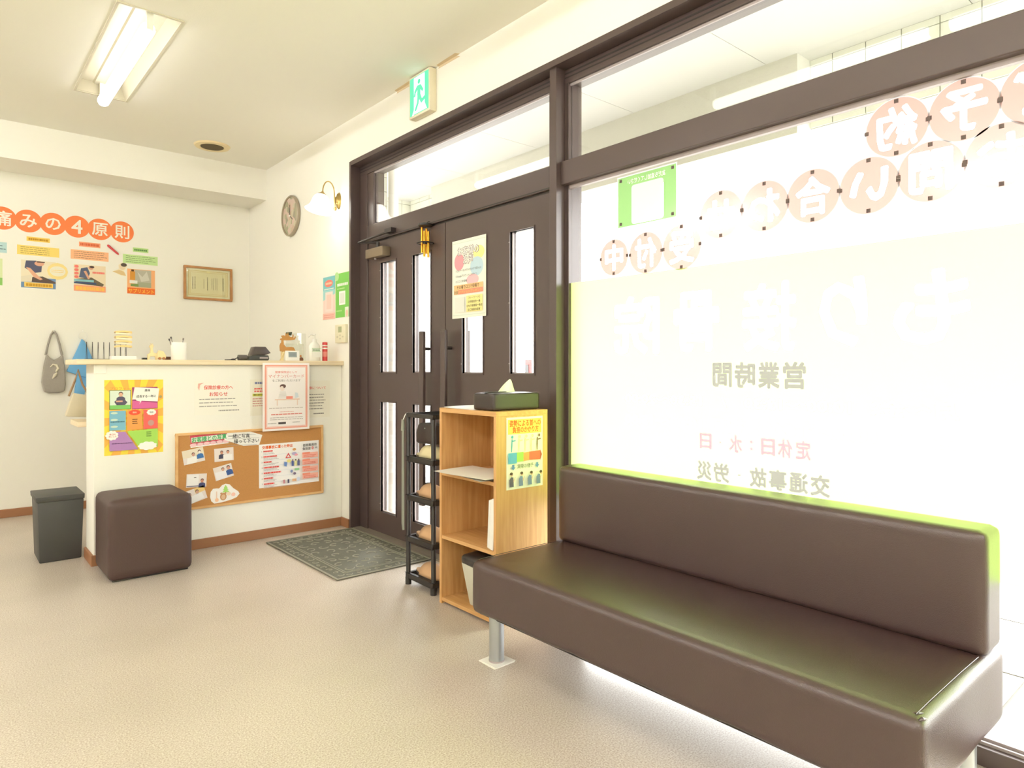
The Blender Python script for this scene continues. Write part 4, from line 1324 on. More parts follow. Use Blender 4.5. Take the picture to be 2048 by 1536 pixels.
p.ell(0.22, 0.82, 0.06, 0.10, '#F4C6A0')
p.build(o)
# accident sheet
o, p = pin('accident_sheet', 'white illustrated sheet about traffic accidents with coral boxes on the cork board', 'poster', 579.5, 927, 0.395, 0.273, '#FAF7F4', 0.005)
p.text('交通事故に遭った時は', 0.30, 0.075, 0.070, '#E86A2C', exactw=0.50, bold=0.03)
for i in range(7):
    yy = 0.155 + i * 0.125
    p.text(str(i + 1), 0.045, yy + 0.01, 0.040, '#3E3A38')
    p.bars(0.07, [0.22, 0.29, 0.20, 0.32, 0.35, 0.22, 0.24][i], yy - 0.010, yy + 0.030, 1, '#E0544E', 0.85, 0.0, 60 + i)
    p.bars(0.07, 0.32, yy + 0.038, yy + 0.088, 2, '#9A9694', 0.30, 0.4, 70 + i)
    p.rect(0.06, yy + 0.100, 0.66, yy + 0.104, '#C9D2E2')
p.poly([(0.47, 0.24), (0.52, 0.36), (0.42, 0.36)][::-1], '#D6484A')
p.poly([(0.47, 0.285), (0.495, 0.342), (0.445, 0.342)][::-1], '#FAF7F4')
p.ell(0.57, 0.17, 0.03, 0.03, '#D9A06A')
p.ell(0.57, 0.27, 0.04, 0.035, '#BFB4D8')
p.ell(0.60, 0.30, 0.03, 0.025, '#EAA0A8')
p.poly([(0.40, 0.44), (0.45, 0.46), (0.44, 0.56), (0.40, 0.54)][::-1], '#6E8EC8')
p.ell(0.48, 0.43, 0.035, 0.04, '#EEE08C')
for xx, cl_ in ((0.54, '#4E5E94'), (0.59, '#E8E2A8'), (0.64, '#5A6088')):
    p.rect(xx - 0.018, 0.44, xx + 0.018, 0.56, cl_)
    p.ell(xx, 0.42, 0.012, 0.02, '#6A4E48')
p.ell(0.52, 0.68, 0.02, 0.035, '#7A86B0')
p.rect(0.57, 0.62, 0.65, 0.67, '#8CC48C')
p.ell(0.57, 0.74, 0.025, 0.03, '#7A6A80')
p.rect(0.38, 0.86, 0.41, 0.95, '#C98A94')
p.rect(0.45, 0.86, 0.48, 0.95, '#54506A')
p.rect(0.53, 0.86, 0.60, 0.92, '#E8B48A')
p.ell(0.63, 0.88, 0.03, 0.05, '#DCE4F4')
p.text('自賠責適用', 0.83, 0.09, 0.060, '#4A4644', exactw=0.23, bold=0.015)
p.text('負担金', 0.775, 0.175, 0.060, '#4A4644', exactw=0.14, bold=0.015)
p.text('0', 0.88, 0.17, 0.085, '#DC4A4A', bold=0.03)
p.text('円', 0.94, 0.175, 0.055, '#4A4644', bold=0.01)
for i in range(4):
    y0 = 0.27 + i * 0.165
    p.rect(0.70, y0, 0.97, y0 + 0.125, '#F4B4A0')
    p.rect(0.70, y0 - 0.01, 0.83, y0 + 0.035, '#EE8E74')
    p.bars(0.72, 0.95, y0 + 0.045, y0 + 0.115, 2, '#D8645A', 0.4, 0.2, 80 + i)
p.build(o)

# ================================================================ POSTERS AND THERMOSTAT BESIDE THE DOORS
o, p = sheet('teal_poster', 'teal to pink poster beside the green one on the wall by the doors', 'poster', R_WIN, (XW, 4.413, 1.562), 0.190, 0.300, '#F3DAD0')
p.rect(0, 0, 1, 0.32, '#7FC4C8')
p.poly([(0, 0.32), (1, 0.32), (1, 0.42), (0, 0.55)][::-1], '#A8D6D4')
p.ell(0.48, 0.16, 0.34, 0.085, '#EE7E72')
p.bars(0.22, 0.74, 0.13, 0.19, 1, '#F8C8A8', 0.8, 0.0, 90)
p.bars(0.1, 0.9, 0.27, 0.31, 1, '#F2F2EA', 0.6, 0.0, 91)
p.rect(0.20, 0.36, 0.82, 0.82, '#F6E2DA')
p.rect(0.30, 0.42, 0.70, 0.76, '#F1CFC4')
p.rect(0, 0.86, 1, 1, '#F2BEB0')
p.bars(0.08, 0.92, 0.88, 0.98, 2, '#E09A90', 0.4, 0.1, 92)
p.build(o)
o, p = sheet('green_poster', 'bright green poster with a white panel beside the door frame', 'poster', R_WIN, (XW, 4.213, 1.566), 0.200, 0.302, '#7DC45A')
p.ell(0.1, 0.06, 0.16, 0.10, '#B9E09C')
p.bars(0.14, 0.92, 0.22, 0.30, 1, '#F4F8EC', 0.75, 0.0, 93)
p.rect(0.28, 0.41, 0.74, 0.72, '#F6F8F0')
p.rect(0.34, 0.45, 0.68, 0.68, '#E2E6DC')
p.bars(0.14, 0.7, 0.33, 0.37, 1, '#BDE29C', 0.6, 0.0, 94)
p.rect(0.72, 0.78, 0.98, 1.0, '#E9EEDC')
p.ell(0.86, 0.92, 0.09, 0.08, '#EAC2AE')
p.bars(0.08, 0.5, 0.82, 0.88, 1, '#B4DC90', 0.5, 0.0, 95)
p.build(o)
th_ = thing('thermostat', 'cream wall controller with a small green display below the green poster', 'controller', (XW, 4.205, 1.303))
box(-0.020, 0, -0.078, 0.078, -0.062, 0.062).build('case', mat('controller_cream', '#E9E2C4', 0.5), th_, bevel=0.004, smooth=True)
box(-0.0212, -0.0198, -0.022, 0.026, 0.008, 0.048).build('display', mat('lcd_olive', '#A8AC84', 0.3), th_)
bb = MB()
for yy, zz in ((0.04, -0.022), (-0.04, -0.022), (0.0, -0.012), (0.0, -0.034)):
    bb.box(-0.0215, -0.0198, yy - 0.010, yy + 0.010, zz - 0.005, zz + 0.005)
bb.build('button', mat('button_grey', '#CFC8AE', 0.5), th_)

# ================================================================ DOOR POSTER, WIND CHIME
o, p = sheet('customer_voice_poster', 'white poster with pastel blobs reading お客様のお声 on the door leaf', 'poster', R_WIN, (2.1595, 2.876, 1.553), 0.300, 0.425, '#F2F1E2')
p.rect(0.02, 0.035, 0.98, 0.965, '#D5DFD2')
p.rect(0.03, 0.042, 0.97, 0.958, '#F5F4E8')
p.ell(0.22, 0.28, 0.15, 0.11, '#F0A0A8')
p.ell(0.80, 0.20, 0.16, 0.085, '#F3EC9E')
p.ell(0.74, 0.37, 0.19, 0.12, '#C4DCE6')
p.ell(0.62, 0.53, 0.18, 0.07, '#F8C0C6')
p.text('お客様の', 0.49, 0.15, 0.105, '#8A7672', exactw=0.64, bold=0.045)
p.text('お声', 0.49, 0.265, 0.105, '#8A7672', exactw=0.31, bold=0.045)
p.text('お客様の', 0.49, 0.15, 0.100, '#FBF8F2', exactw=0.612, bold=0.012)
p.text('お声', 0.49, 0.265, 0.100, '#FBF8F2', exactw=0.292, bold=0.012)
p.text('①QRコードをスマホのカメラで読み込む', 0.50, 0.395, 0.030, '#66706A', exactw=0.76)
p.text('②Googleアカウントにログイン', 0.44, 0.465, 0.030, '#66706A', exactw=0.64)
p.text('③口コミを投稿', 0.29, 0.53, 0.030, '#66706A', exactw=0.34)
p.rect(0.07, 0.575, 0.93, 0.695, '#F2C48C')
p.rect(0.20, 0.640, 0.93, 0.695, '#F1937A')
p.text('その場で口コミ投稿で', 0.49, 0.607, 0.044, '#5E4A36', exactw=0.66, bold=0.015)
p.text('次回', 0.13, 0.668, 0.040, '#5E4A36', bold=0.01)
p.text('オプションプレゼント', 0.56, 0.668, 0.034, '#F8D070', exactw=0.68, bold=0.01)
p.rect(0.45, 0.725, 0.92, 0.93, '#F0E49A')
p.text('（キーワード）', 0.68, 0.755, 0.030, '#5E5640', exactw=0.34)
p.text('①宇都宮市一条', 0.68, 0.805, 0.030, '#5E5640', exactw=0.36, bold=0.01)
p.text('②もり接骨院一条店', 0.69, 0.855, 0.030, '#5E5640', exactw=0.45, bold=0.01)
p.text('③ご自身の症状', 0.68, 0.905, 0.030, '#5E5640', exactw=0.36, bold=0.01)
p.rect(0.10, 0.735, 0.40, 0.925, '#E9E8DE')
p.build(o)

wc = thing('wind_chime', 'golden tube wind chime hanging at the top of the door', 'wind chime', (2.125, 3.245, 1.70))
for i, (dx, dy, z0_) in enumerate(((0.0, 0.034, 0.035), (-0.005, 0.002, 0.008), (0.0, -0.032, 0.0), (0.024, 0.024, 0.03))):
    MB().tube([(dx, dy, z0_), (dx, dy, z0_ + 0.148)], 0.0068, 12).build('chime_tube', M_gold, wc, smooth=True)
MB().lathe([(0.0001, 0.182), (0.036, 0.182), (0.040, 0.186), (0.040, 0.196), (0.020, 0.202), (0.0001, 0.203)], (0, 0, 0), 24).build('top_disc', M_black, wc, smooth=True)
m = MB()
for k_ in range(24):
    pass
m.tube([(0.043 * math.cos(a), 0.050 * math.sin(a), 0.086) for a in [2 * PI * i / 28 for i in range(29)]], 0.004, 8)
m.build('hoop', M_black, wc, smooth=True)
MB().lathe([(0.0001, 0.080), (0.014, 0.082), (0.014, 0.092), (0.0001, 0.094)], (0, 0, 0), 16).build('striker', M_frame_in, wc, smooth=True)
MB().tube([(0, 0, 0.09), (0, 0, 0.182)], 0.0008, 5).tube([(0, 0, 0.200), (0.02, 0, 0.212), (0.034, 0, 0.216)], 0.002, 6).build('cord', M_black, wc)

# ================================================================ WINDOW FILM AND STICKERS (read from the street)
XG = 2.1715


def plane_split(V, E_, TR):
    """triangulate the plane by all edges; tell which pieces lie inside the triangles TR"""
    ov, oe, of, _a, _b, _c = delaunay_2d_cdt([Vector(p_) for p_ in V], E_, [], 0, 1e-6)
    ov = np.array([(p_.x, p_.y) for p_ in ov])
    of = [list(f) for f in of]
    cen = np.array([ov[f].mean(axis=0) for f in of])
    T3 = np.array(TR)
    lo, hi = T3.min(axis=1), T3.max(axis=1)
    ins = np.zeros(len(cen), bool)
    for k0 in range(0, len(cen), 200):
        cc = cen[k0:k0 + 200]
        near = np.nonzero(np.all(hi >= cc.min(axis=0), axis=1) & np.all(lo <= cc.max(axis=0), axis=1))[0]
        if not len(near):
            continue
        T_ = T3[near]
        c_ = cc[:, None, :]
        sg = []
        for i in range(3):
            p0, p1 = T_[None, :, i], T_[None, :, (i + 1) % 3]
            sg.append((p1[..., 0] - p0[..., 0]) * (c_[..., 1] - p0[..., 1]) - (p1[..., 1] - p0[..., 1]) * (c_[..., 0] - p0[..., 0]))
        sg = np.stack(sg)
        ins[k0:k0 + 200] = (np.all(sg > 0, axis=0) | np.all(sg < 0, axis=0)).any(axis=1)
    return ov, of, ins


def glyph_geo(body, bold, tx, ty, hgt, wid):
    vs, fs, bb = text_polys(body, bold)
    syc = hgt / 0.88
    sxc = wid / (bb[1] - bb[0]) if wid else syc
    mx2, my2 = (bb[0] + bb[1]) / 2, (bb[2] + bb[3]) / 2
    P_ = [(tx + (v[0] - mx2) * sxc, ty + (v[1] - my2) * syc) for v in vs]
    cnt, TR = {}, []
    for f in fs:
        for i in range(len(f)):
            e_ = (min(f[i], f[(i + 1) % len(f)]), max(f[i], f[(i + 1) % len(f)]))
            cnt[e_] = cnt.get(e_, 0) + 1
        for i in range(1, len(f) - 1):
            TR.append((P_[f[0]], P_[f[i]], P_[f[i + 1]]))
    return P_, [e_ for e_, n_ in cnt.items() if n_ == 1], TR


def cut_shape(name, w, h, texts, m, X, yc, zc, outline='rect', holes=()):
    """vinyl of w x h with the letters cut through it; texts = (body, xc, yc, height, width, bold) in metres from the centre"""
    if outline == 'rect':
        V = [(-w / 2, -h / 2), (w / 2, -h / 2), (w / 2, h / 2), (-w / 2, h / 2)]
    else:
        V = [(w / 2 * math.cos(2 * PI * i / 48), h / 2 * math.sin(2 * PI * i / 48)) for i in range(48)]
    E_ = [(i, (i + 1) % len(V)) for i in range(len(V))]
    TR = []
    for body, tx, ty, th2, tw, bold in texts:
        P_, ed_, tr_ = glyph_geo(body, bold, tx, ty, th2, tw)
        E_ += [(a + len(V), b2 + len(V)) for a, b2 in ed_]
        V += P_
        TR += tr_
    for hp in holes:
        k0 = len(V)
        V += hp
        E_ += [(k0 + i, k0 + (i + 1) % len(hp)) for i in range(len(hp))]
        TR += [(hp[0], hp[i], hp[i + 1]) for i in range(1, len(hp) - 1)]
    ov, of, ins = plane_split(V, E_, TR)
    me2 = bpy.data.meshes.new(name)
    me2.from_pydata([(p_[0], p_[1], 0) for p_ in ov], [], [f for f, i_ in zip(of, ins) if not i_])
    me2.materials.append(m)
    o = bpy.data.objects.new(name, me2)
    C.objects.link(o)
    o.matrix_world = Matrix.Translation((X, yc, zc)) @ R_OUT.to_4x4()
    return o


# lime film: reads from outside, so mirrored from the room
fy0, fy1, fz0, fz1 = -1.25, 2.124, 0.492, 1.453
fc_, fz = (fy0 + fy1) / 2, (fz0 + fz1) / 2
big = []
for ch, cy, wd in (('も', 0.683, 0.20), ('り', 0.929, 0.15), ('接', 1.178, 0.20), ('骨', 1.470, 0.20), ('院', 1.755, 0.235)):
    big.append((ch, cy - fc_, 1.246 - fz, 0.215, wd, 0.03))
rows = [('月～金：10:00～13:30　/　15:30～20:00', 1.211 - fc_, 0.948 - fz, 0.045, 1.20, 0.015),
        ('土　：10:00～16:00　祝日 10:00～15:00', 1.211 - fc_, 0.862 - fz, 0.045, 1.20, 0.015)]
wf = cut_shape('window_film', fy1 - fy0, fz1 - fz0, big + rows, M_film, XG, fc_, fz)
tag(wf, 'wide lime-tinted privacy film across the lower shop window behind the bench', 'window film')


def glass_text(name, label, body, yc, zc, hgt, wid, m, bold=0.036):
    P_, ed_, tr_ = glyph_geo(body, bold, 0, 0, hgt, wid)
    ov, of, ins = plane_split(P_, ed_, tr_)
    me2 = bpy.data.meshes.new(name)
    me2.from_pydata([(p_[0], p_[1], 0) for p_ in ov], [], [f for f, i_ in zip(of, ins) if i_])
    me2.materials.append(m)
    o = bpy.data.objects.new(name, me2)
    C.objects.link(o)
    o.matrix_world = Matrix.Translation((XG - 0.0009, yc, zc)) @ R_OUT.to_4x4()
    return o


for body, ya, yb, zc, hg, cw, m_ in (('営業時間', 1.397, 1.046, 1.045, 0.082, 0.080, M_filmtext),
                                     ('定休日：水・日', 1.452, 1.030, 0.798, 0.056, 0.052, M_filmpink),
                                     ('交通事故・労災', 1.464, 0.968, 0.688, 0.062, 0.064, M_filmtext)):
    # ya..yb: where the word ends and begins; the street reads it from low y to high y
    n_ = len(body)
    y0_, y1_ = min(ya, yb) + cw / 2, max(ya, yb) - cw / 2
    for i, ch in enumerate(body):
        o = glass_text('film_letter', '', ch, y0_ + (y1_ - y0_) * i / (n_ - 1), zc, hg * (0.25 if ch == '・' else 0.8 if ch == '：' else 1), cw * (0.2 if ch in '・：' else 1), m_)
        o.parent = wf
        o.matrix_parent_inverse = wf.matrix_world.inverted()

GS = 'salmon letter stickers on the window'
rowA = [('中', 1.872, 1.537, 0.150), ('付', 1.704, 1.535, 0.164), ('受', 1.533, 1.536, 0.172),
        ('せ', 1.362, 1.631, 0.172), ('わ', 1.193, 1.630, 0.172), ('合', 1.024, 1.632, 0.172), ('い', 0.851, 1.630, 0.172), ('問', 0.682, 1.636, 0.172), ('お', 0.512, 1.642, 0.172),
        ('約', 0.772, 1.788, 0.172), ('予', 0.600, 1.790, 0.172), ('ご', 0.430, 1.792, 0.172)]
READ = {'中': 'chu, the end of the lowest row', '付': 'tsuke, second in the lowest row', '受': 'uke, highest-numbered of the lowest three', 'せ': 'se, the curled hiragana after wa', 'わ': 'wa, the looped hiragana between se and go', '合': 'go, the roofed kanji over a box', 'い': 'i, two plain strokes', '問': 'toi, the gate-shaped kanji', 'お': 'o, the knotted hiragana next to the gate kanji', '約': 'yaku, nearest disc of the top row to the green sticker', '予': 'yo, middle disc of the top row', 'ご': 'go with dots, cut by the photo edge in the top row'}
READ['受'] = 'uke, beside the step up in the rows'
TSQ = None
for i, (ch, yc, zc, dia) in enumerate(rowA):
    r_ = dia / 2
    o = cut_shape('letter_sticker', dia, dia, [(ch, 0, 0, dia * 0.66, dia * (0.66 if ch != '・' else 0.3), 0.035)], M_disc, XG - 0.0003 - 0.0009 * (i % 2), yc, zc, 'disc')
    tag(o, 'salmon window sticker reading %s' % READ[ch], 'sticker', GS)
    if TSQ is None:
        TSQ = box(-0.006, 0.006, -0.006, 0.006, -0.0022, -0.0012).mesh('tape_square', M_tape)
    for (dy, dz) in ((0, r_ * 0.90), (0, -r_ * 0.90), (r_ * 0.98, 0), (-r_ * 0.98, 0)):
        q_ = bpy.data.objects.new('tape_square', TSQ)
        C.objects.link(q_)
        q_.parent = o
        q_.location = (dy, dz, 0)
    rm = MB()
    k0 = 0
    for i2 in range(48):
        a = 2 * PI * i2 / 48
        rm.v += [(r_ * math.cos(a), r_ * math.sin(a), 0), ((r_ + 0.003) * math.cos(a), (r_ + 0.003) * math.sin(a), 0)]
    for i2 in range(48):
        j2 = (i2 + 1) % 48
        rm.f.append([2 * i2, 2 * i2 + 1, 2 * j2 + 1, 2 * j2])
        rm.m.append(0)
    rm.build('sticker_rim', M_disc_edge, o)
# green sticker
ro = []
for (sx_, sy_) in ((1, 1), (-1, 1), (-1, -1), (1, -1)):
    a0 = {(1, 1): 0, (-1, 1): PI / 2, (-1, -1): PI, (1, -1): 1.5 * PI}[(sx_, sy_)]
    for q in range(5):
        a = a0 + PI / 2 * q / 4
        ro.append((-0.006 + sx_ * 0.068 + 0.012 * math.cos(a), -0.018 + sy_ * 0.068 + 0.012 * math.sin(a)))
gs = cut_shape('green_sticker', 0.290, 0.205, [('友だち追加してください', 0.0, 0.080, 0.020, 0.19, 0.015)], M_greenst, XG - 0.0003, 1.703, 1.760, holes=[ro])
tag(gs, 'green rectangular window sticker with a white panel, above the letter stickers', 'sticker')
rm = MB()
rm.v = [(sx_ * a, sy_ * b_, 0.0) for (a, b_) in ((0.145, 0.1025), (0.150, 0.1075)) for (sx_, sy_) in ((1, 1), (-1, 1), (-1, -1), (1, -1))]
rm.f = [[i, (i + 1) % 4, 4 + (i + 1) % 4, 4 + i] for i in range(4)]
rm.m = [0] * 4
rm.build('sticker_rim', M_disc_edge, gs)
PNL = MB()
PNL.v = [(a, b_, -0.001) for a, b_ in ro]
PNL.f = [list(range(len(ro)))]
PNL.m = [0]
PNL.build('white_panel', vinyl_mat('panel_vinyl', (0.26, 0.26, 0.25), (0.95, 0.95, 0.95), 0.15), gs)
for (dy, dz) in ((0.13, 0.090), (-0.13, 0.090), (0.13, -0.090), (-0.13, -0.090)):
    q_ = bpy.data.objects.new('tape_square', TSQ)
    C.objects.link(q_)
    q_.parent = gs
    q_.location = (dy, dz, 0)

# ================================================================ BIN, STOOL, MAT
bn = thing('waste_bin', 'charcoal tapered square-sided waste bin beside the counter end', 'bin', (0.527, 4.590, 0))
m = MB()
k = 0
bx, by, tx, ty, hz = 0.098, 0.132, 0.108, 0.142, 0.335
m.v = [(-bx, -by, 0), (bx, -by, 0), (bx, by, 0), (-bx, by, 0), (-tx, -ty, hz), (tx, -ty, hz), (tx, ty, hz), (-tx, ty, hz)]
m.f = [[0, 3, 2, 1], [4, 5, 6, 7], [0, 1, 5, 4], [1, 2, 6, 5], [2, 3, 7, 6], [3, 0, 4, 7]]
m.m = [0] * 6
m.build('bin_body', M_grey, bn, bevel=0.006, smooth=True)
m = MB()
m.v = [(-0.113, -0.147, 0.335), (0.111, -0.147, 0.335), (0.111, 0.147, 0.335), (-0.113, 0.147, 0.335), (-0.115, -0.149, 0.364), (0.112, -0.149, 0.364), (0.112, 0.149, 0.364), (-0.115, 0.149, 0.364)]
m.f = [[0, 3, 2, 1], [4, 5, 6, 7], [0, 1, 5, 4], [1, 2, 6, 5], [2, 3, 7, 6], [3, 0, 4, 7]]
m.m = [0] * 6
m.build('lid', M_grey, bn, bevel=0.004, smooth=True)
bn.location.x = 0.520

so = thing('cube_stool', 'brown leatherette cube stool in front of the counter', 'stool', (0.838, 4.010, 0))
q = 0.195


def cushion(x0, x1, y0, y1, z0, z1, r, dome=0.0, n=10, jit=0.0, seed=1, wav=0.0):
    """soft upholstered block: rounded edges, slightly domed top, faint unevenness"""
    bm = bmesh.new()
    bmesh.ops.create_cube(bm, size=1)
    bmesh.ops.subdivide_edges(bm, edges=bm.edges, cuts=n, use_grid_fill=True)
    rr = random.Random(seed)
    cx_, cy_, cz_ = (x0 + x1) / 2, (y0 + y1) / 2, (z0 + z1) / 2
    hx, hy, hz_ = (x1 - x0) / 2, (y1 - y0) / 2, (z1 - z0) / 2
    ph = [rr.uniform(0, 6) for _ in range(8)]
    for v in bm.verts:
        # spread rows so that more of them lie near the edges
        f = [max(-1, min(1, 2 * c_)) for c_ in v.co]
        f = [math.copysign(1 - (1 - abs(c_)) ** 1.5, c_) if abs(c_) < 1 else c_ for c_ in f]
        px, py, pz = f[0] * hx, f[1] * hy, f[2] * hz_
        ix, iy, iz = max(-hx + r, min(hx - r, px)), max(-hy + r, min(hy - r, py)), max(-hz_ + r, min(hz_ - r, pz))
        d = Vector((px - ix, py - iy, pz - iz))
        if d.length > 1e-9:
            L_ = d.length
            k_ = r / L_ if L_ > r else 1.0
            if max(abs(d.x), abs(d.y), abs(d.z)) >= r - 1e-6:
                d = d * (r / L_)
        P_ = Vector((ix, iy, iz)) + d
        if dome and P_.z > 0:
            P_.z += dome * (1 - f[0] ** 2) * (1 - f[1] ** 4) * (P_.z / hz_)
        if jit:
            w1 = math.sin(P_.x * 23 + ph[0]) * math.sin(P_.y * 19 + ph[1]) + 0.5 * math.sin(P_.y * 47 + P_.z * 31 + ph[2])
            P_ += P_.normalized() * jit * w1 * 0.5
        if wav and pz < -hz_ * 0.8:
            P_.z += wav * (math.sin(P_.y * 21 + ph[3]) + 0.6 * math.sin(P_.y * 47 + ph[4]))
        v.co = P_ + Vector((cx_, cy_, cz_))
    bmesh.ops.recalc_face_normals(bm, faces=bm.faces)
    me_ = bpy.data.meshes.new('cushion')
    bm.to_mesh(me_)
    bm.free()
    me_.polygons.foreach_set('use_smooth', [True] * len(me_.polygons))
    return me_


def soft(name, m_, parent, *a, **kw):
    me_ = cushion(*a, **kw)
    me_.name = name
    me_.materials.append(m_)
    o = bpy.data.objects.new(name, me_)
    C.objects.link(o)
    o.parent = parent
    return o


soft('upholstery', M_leather2, so, -q, q, -q, q, 0.004, 0.405, 0.030, dome=0.010, n=14, jit=0.0012, seed=4)
MB().box(-q + 0.02, q - 0.02, -q + 0.02, q - 0.02, 0, 0.012).build('base', M_black, so)

# door mat with raised border lines and scrolls
M_mat = mat('grey_green_mat', '#605E50', 0.8, bump=0.9, bscale=240, var=0.18, vscale=35)
M_mat2 = mat('grey_mat_relief', '#8F8C7B', 0.8, var=0.12, vscale=40)
mt = thing('door_mat', 'grey-green moulded door mat with scroll relief before the doors', 'mat', (1.808, 3.605, 0))
hx, hy = 0.285, 0.478
box(-hx, hx, -hy, hy, 0, 0.006).build('mat_base', M_mat, mt, bevel=0.003)
m = MB()
for (a, b_, w2_) in ((hx, hy, 0.010), (hx - 0.075, hy - 0.075, 0.006), (hx - 0.090, hy - 0.090, 0.004)):
    m.box(-a, a, -b_, -b_ + w2_, 0.005, 0.0085).box(-a, a, b_ - w2_, b_, 0.005, 0.0085).box(-a, -a + w2_, -b_ + w2_, b_ - w2_, 0.005, 0.0085).box(a - w2_, a, -b_ + w2_, b_ - w2_, 0.005, 0.0085)
m.build('border_ridge', M_mat2, mt)
m = MB()


def scroll(cx_, cy_, r0, a0, sg):
    pts = []
    for i in range(12):
        a = a0 + sg * i * 0.42
        rr_ = r0 * (1 - i / 14)
        pts.append((cx_ + rr_ * math.cos(a), cy_ + rr_ * math.sin(a), 0.0062))
    m.tube(pts, 0.0036, 5)


for i in range(5):
    for j in range(8):
        cx_ = -0.155 + i * 0.078
        cy_ = -0.34 + j * 0.097
        scroll(cx_, cy_, 0.036, (i * 1.3 + j * 0.9), 1 if (i + j) % 2 else -1)
for j in range(15):
    for sx_ in (-1, 1):
        scroll(sx_ * (hx - 0.044), -0.42 + j * 0.06, 0.022, j * 1.1, sx_)
for i in range(8):
    for sy_ in (-1, 1):
        scroll(-0.20 + i * 0.057, sy_ * (hy - 0.044), 0.022, i * 1.4, sy_)
o = m.build('scroll_relief', M_mat2, mt)
o['kind'] = 'stuff'

# ================================================================ SHOE RACK AND SLIPPERS
rk = thing('shoe_rack', 'black plastic five-tier slipper rack beside the wooden bookcase', 'rack', (1.775, 2.64, 0))
RX, RYY = 0.235, 0.222
tz = [0.045, 0.228, 0.432, 0.622, 0.838]
for (px, py) in ((0, 0), (0, RYY), (RX, 0), (RX, RYY)):
    MB().lathe([(0.015, 0), (0.015, 0.03), (0.0115, 0.04), (0.0115, 0.835), (0.009, 0.842)], (px, py, 0), 16).build('post', M_black, rk, smooth=True)
for zz in tz:
    m = MB()
    top = zz == tz[-1]
    h_ = 0.026 if not top else 0.020
    for (a0, a1, b0, b1) in ((-0.012, 0.006, -0.012, RYY + 0.012), (RX - 0.006, RX + 0.012, -0.012, RYY + 0.012), (-0.012, RX + 0.012, -0.012, 0.006), (-0.012, RX + 0.012, RYY - 0.006, RYY + 0.012)):
        m.box(a0, a1, b0, b1, zz - h_ / 2, zz + h_ / 2)
    fr_ = m.build('tier_frame', M_black, rk, bevel=0.003)
    if not top:
        m = MB()
        for k_ in range(5):
            xk = 0.02 + k_ * (RX - 0.055) / 4
            m.box(xk, xk + 0.014, 0.0, RYY, zz - 0.006, zz + 0.002)
        m.build('tier_slat', M_black, fr_)
    for (px, py) in ((0, 0), (0, RYY)):
        pass
hn = thing('shoehorn', 'long grey shoehorn hanging from the end of the slipper rack', 'shoehorn', (1.752, 2.872, 0.27))
m = MB()
m.prism([(-0.009, 0.0), (0.006, -0.004), (0.014, 0.03), (0.012, 0.50), (-0.004, 0.50)], 0, -0.002, 0.002)
m.build('blade', mat('smoky_plastic', '#8C9084', 0.35), hn, bevel=0.001)
MB().tube([(0, 0.004, 0.49), (0, 0.004, 0.545)], [0.010, 0.007], 12).build('handle', mat('smoky_plastic', '#8C9084', 0.35), hn, smooth=True)
MB().tube([(0, 0.004, 0.54), (0.012, 0.0, 0.57), (0.018, -0.008, 0.578)], 0.0025, 6).build('hanging_loop', M_white, hn)

M_slip = mat('beige_slipper', '#C9A078', 0.7, var=0.06, vscale=20)
M_slip2 = mat('pink_beige_slipper', '#D6B8A0', 0.7, var=0.06, vscale=20)
M_cream = mat('cream_slipper', '#DED0A4', 0.7, var=0.06, vscale=20)
M_sole = mat('slipper_sole', '#4E4238', 0.7)


def slipper(label, m_, X, Y, Z, rot=0.0, col='slippers on the rack'):
    t_ = thing('slipper', label, 'slipper', (X, Y, Z), col, (0, 0, rot))
    L_, Wd = 0.245, 0.042
    out = []
    for i in range(24):
        a = 2 * PI * i / 24
        yy_ = math.cos(a) * L_ / 2
        ww = Wd * (1.0 - 0.16 * math.cos(a)) if math.cos(a) > 0 else Wd * 1.05
        out.append((math.sin(a) * ww, yy_))
    MB().prism(out[::-1], 2, 0.0, 0.012).build('sole', M_sole, t_, bevel=0.003, smooth=True)
    MB().prism([(a * 0.95, b_ * 0.97) for a, b_ in out[::-1]], 2, 0.012, 0.020).build('insole', m_, t_, bevel=0.003, smooth=True)
    # upper: arched vamp over the toe half (toe towards -Y)
    up = MB()
    nr, na = 9, 12
    for i in range(nr):
        f = i / (nr - 1)
        yy_ = -L_ / 2 + 0.004 + f * L_ * 0.56
        hh = 0.016 + 0.038 * math.sin(min(1, f * 1.15 + 0.12) * PI / 2)
        ww = Wd * math.sin(PI / 2 * min(1, 0.35 + f * 1.6)) * 1.03
        for k_ in range(na + 1):
            a = PI * k_ / na
            up.v.append((math.cos(a) * ww, yy_ - (0.018 * abs(math.cos(a)) if f > 0.9 else 0) * -1, 0.010 + math.sin(a) * hh))
    for i in range(nr - 1):
        for k_ in range(na):
            b0 = i * (na + 1) + k_
            up.f.append([b0, b0 + 1, b0 + na + 2, b0 + na + 1])
            up.m.append(0)
    uo = up.build('upper', m_, t_, smooth=True)
    md = uo.modifiers.new('thickness', 'SOLIDIFY')
    md.thickness = 0.004
    md.offset = 1
    return t_


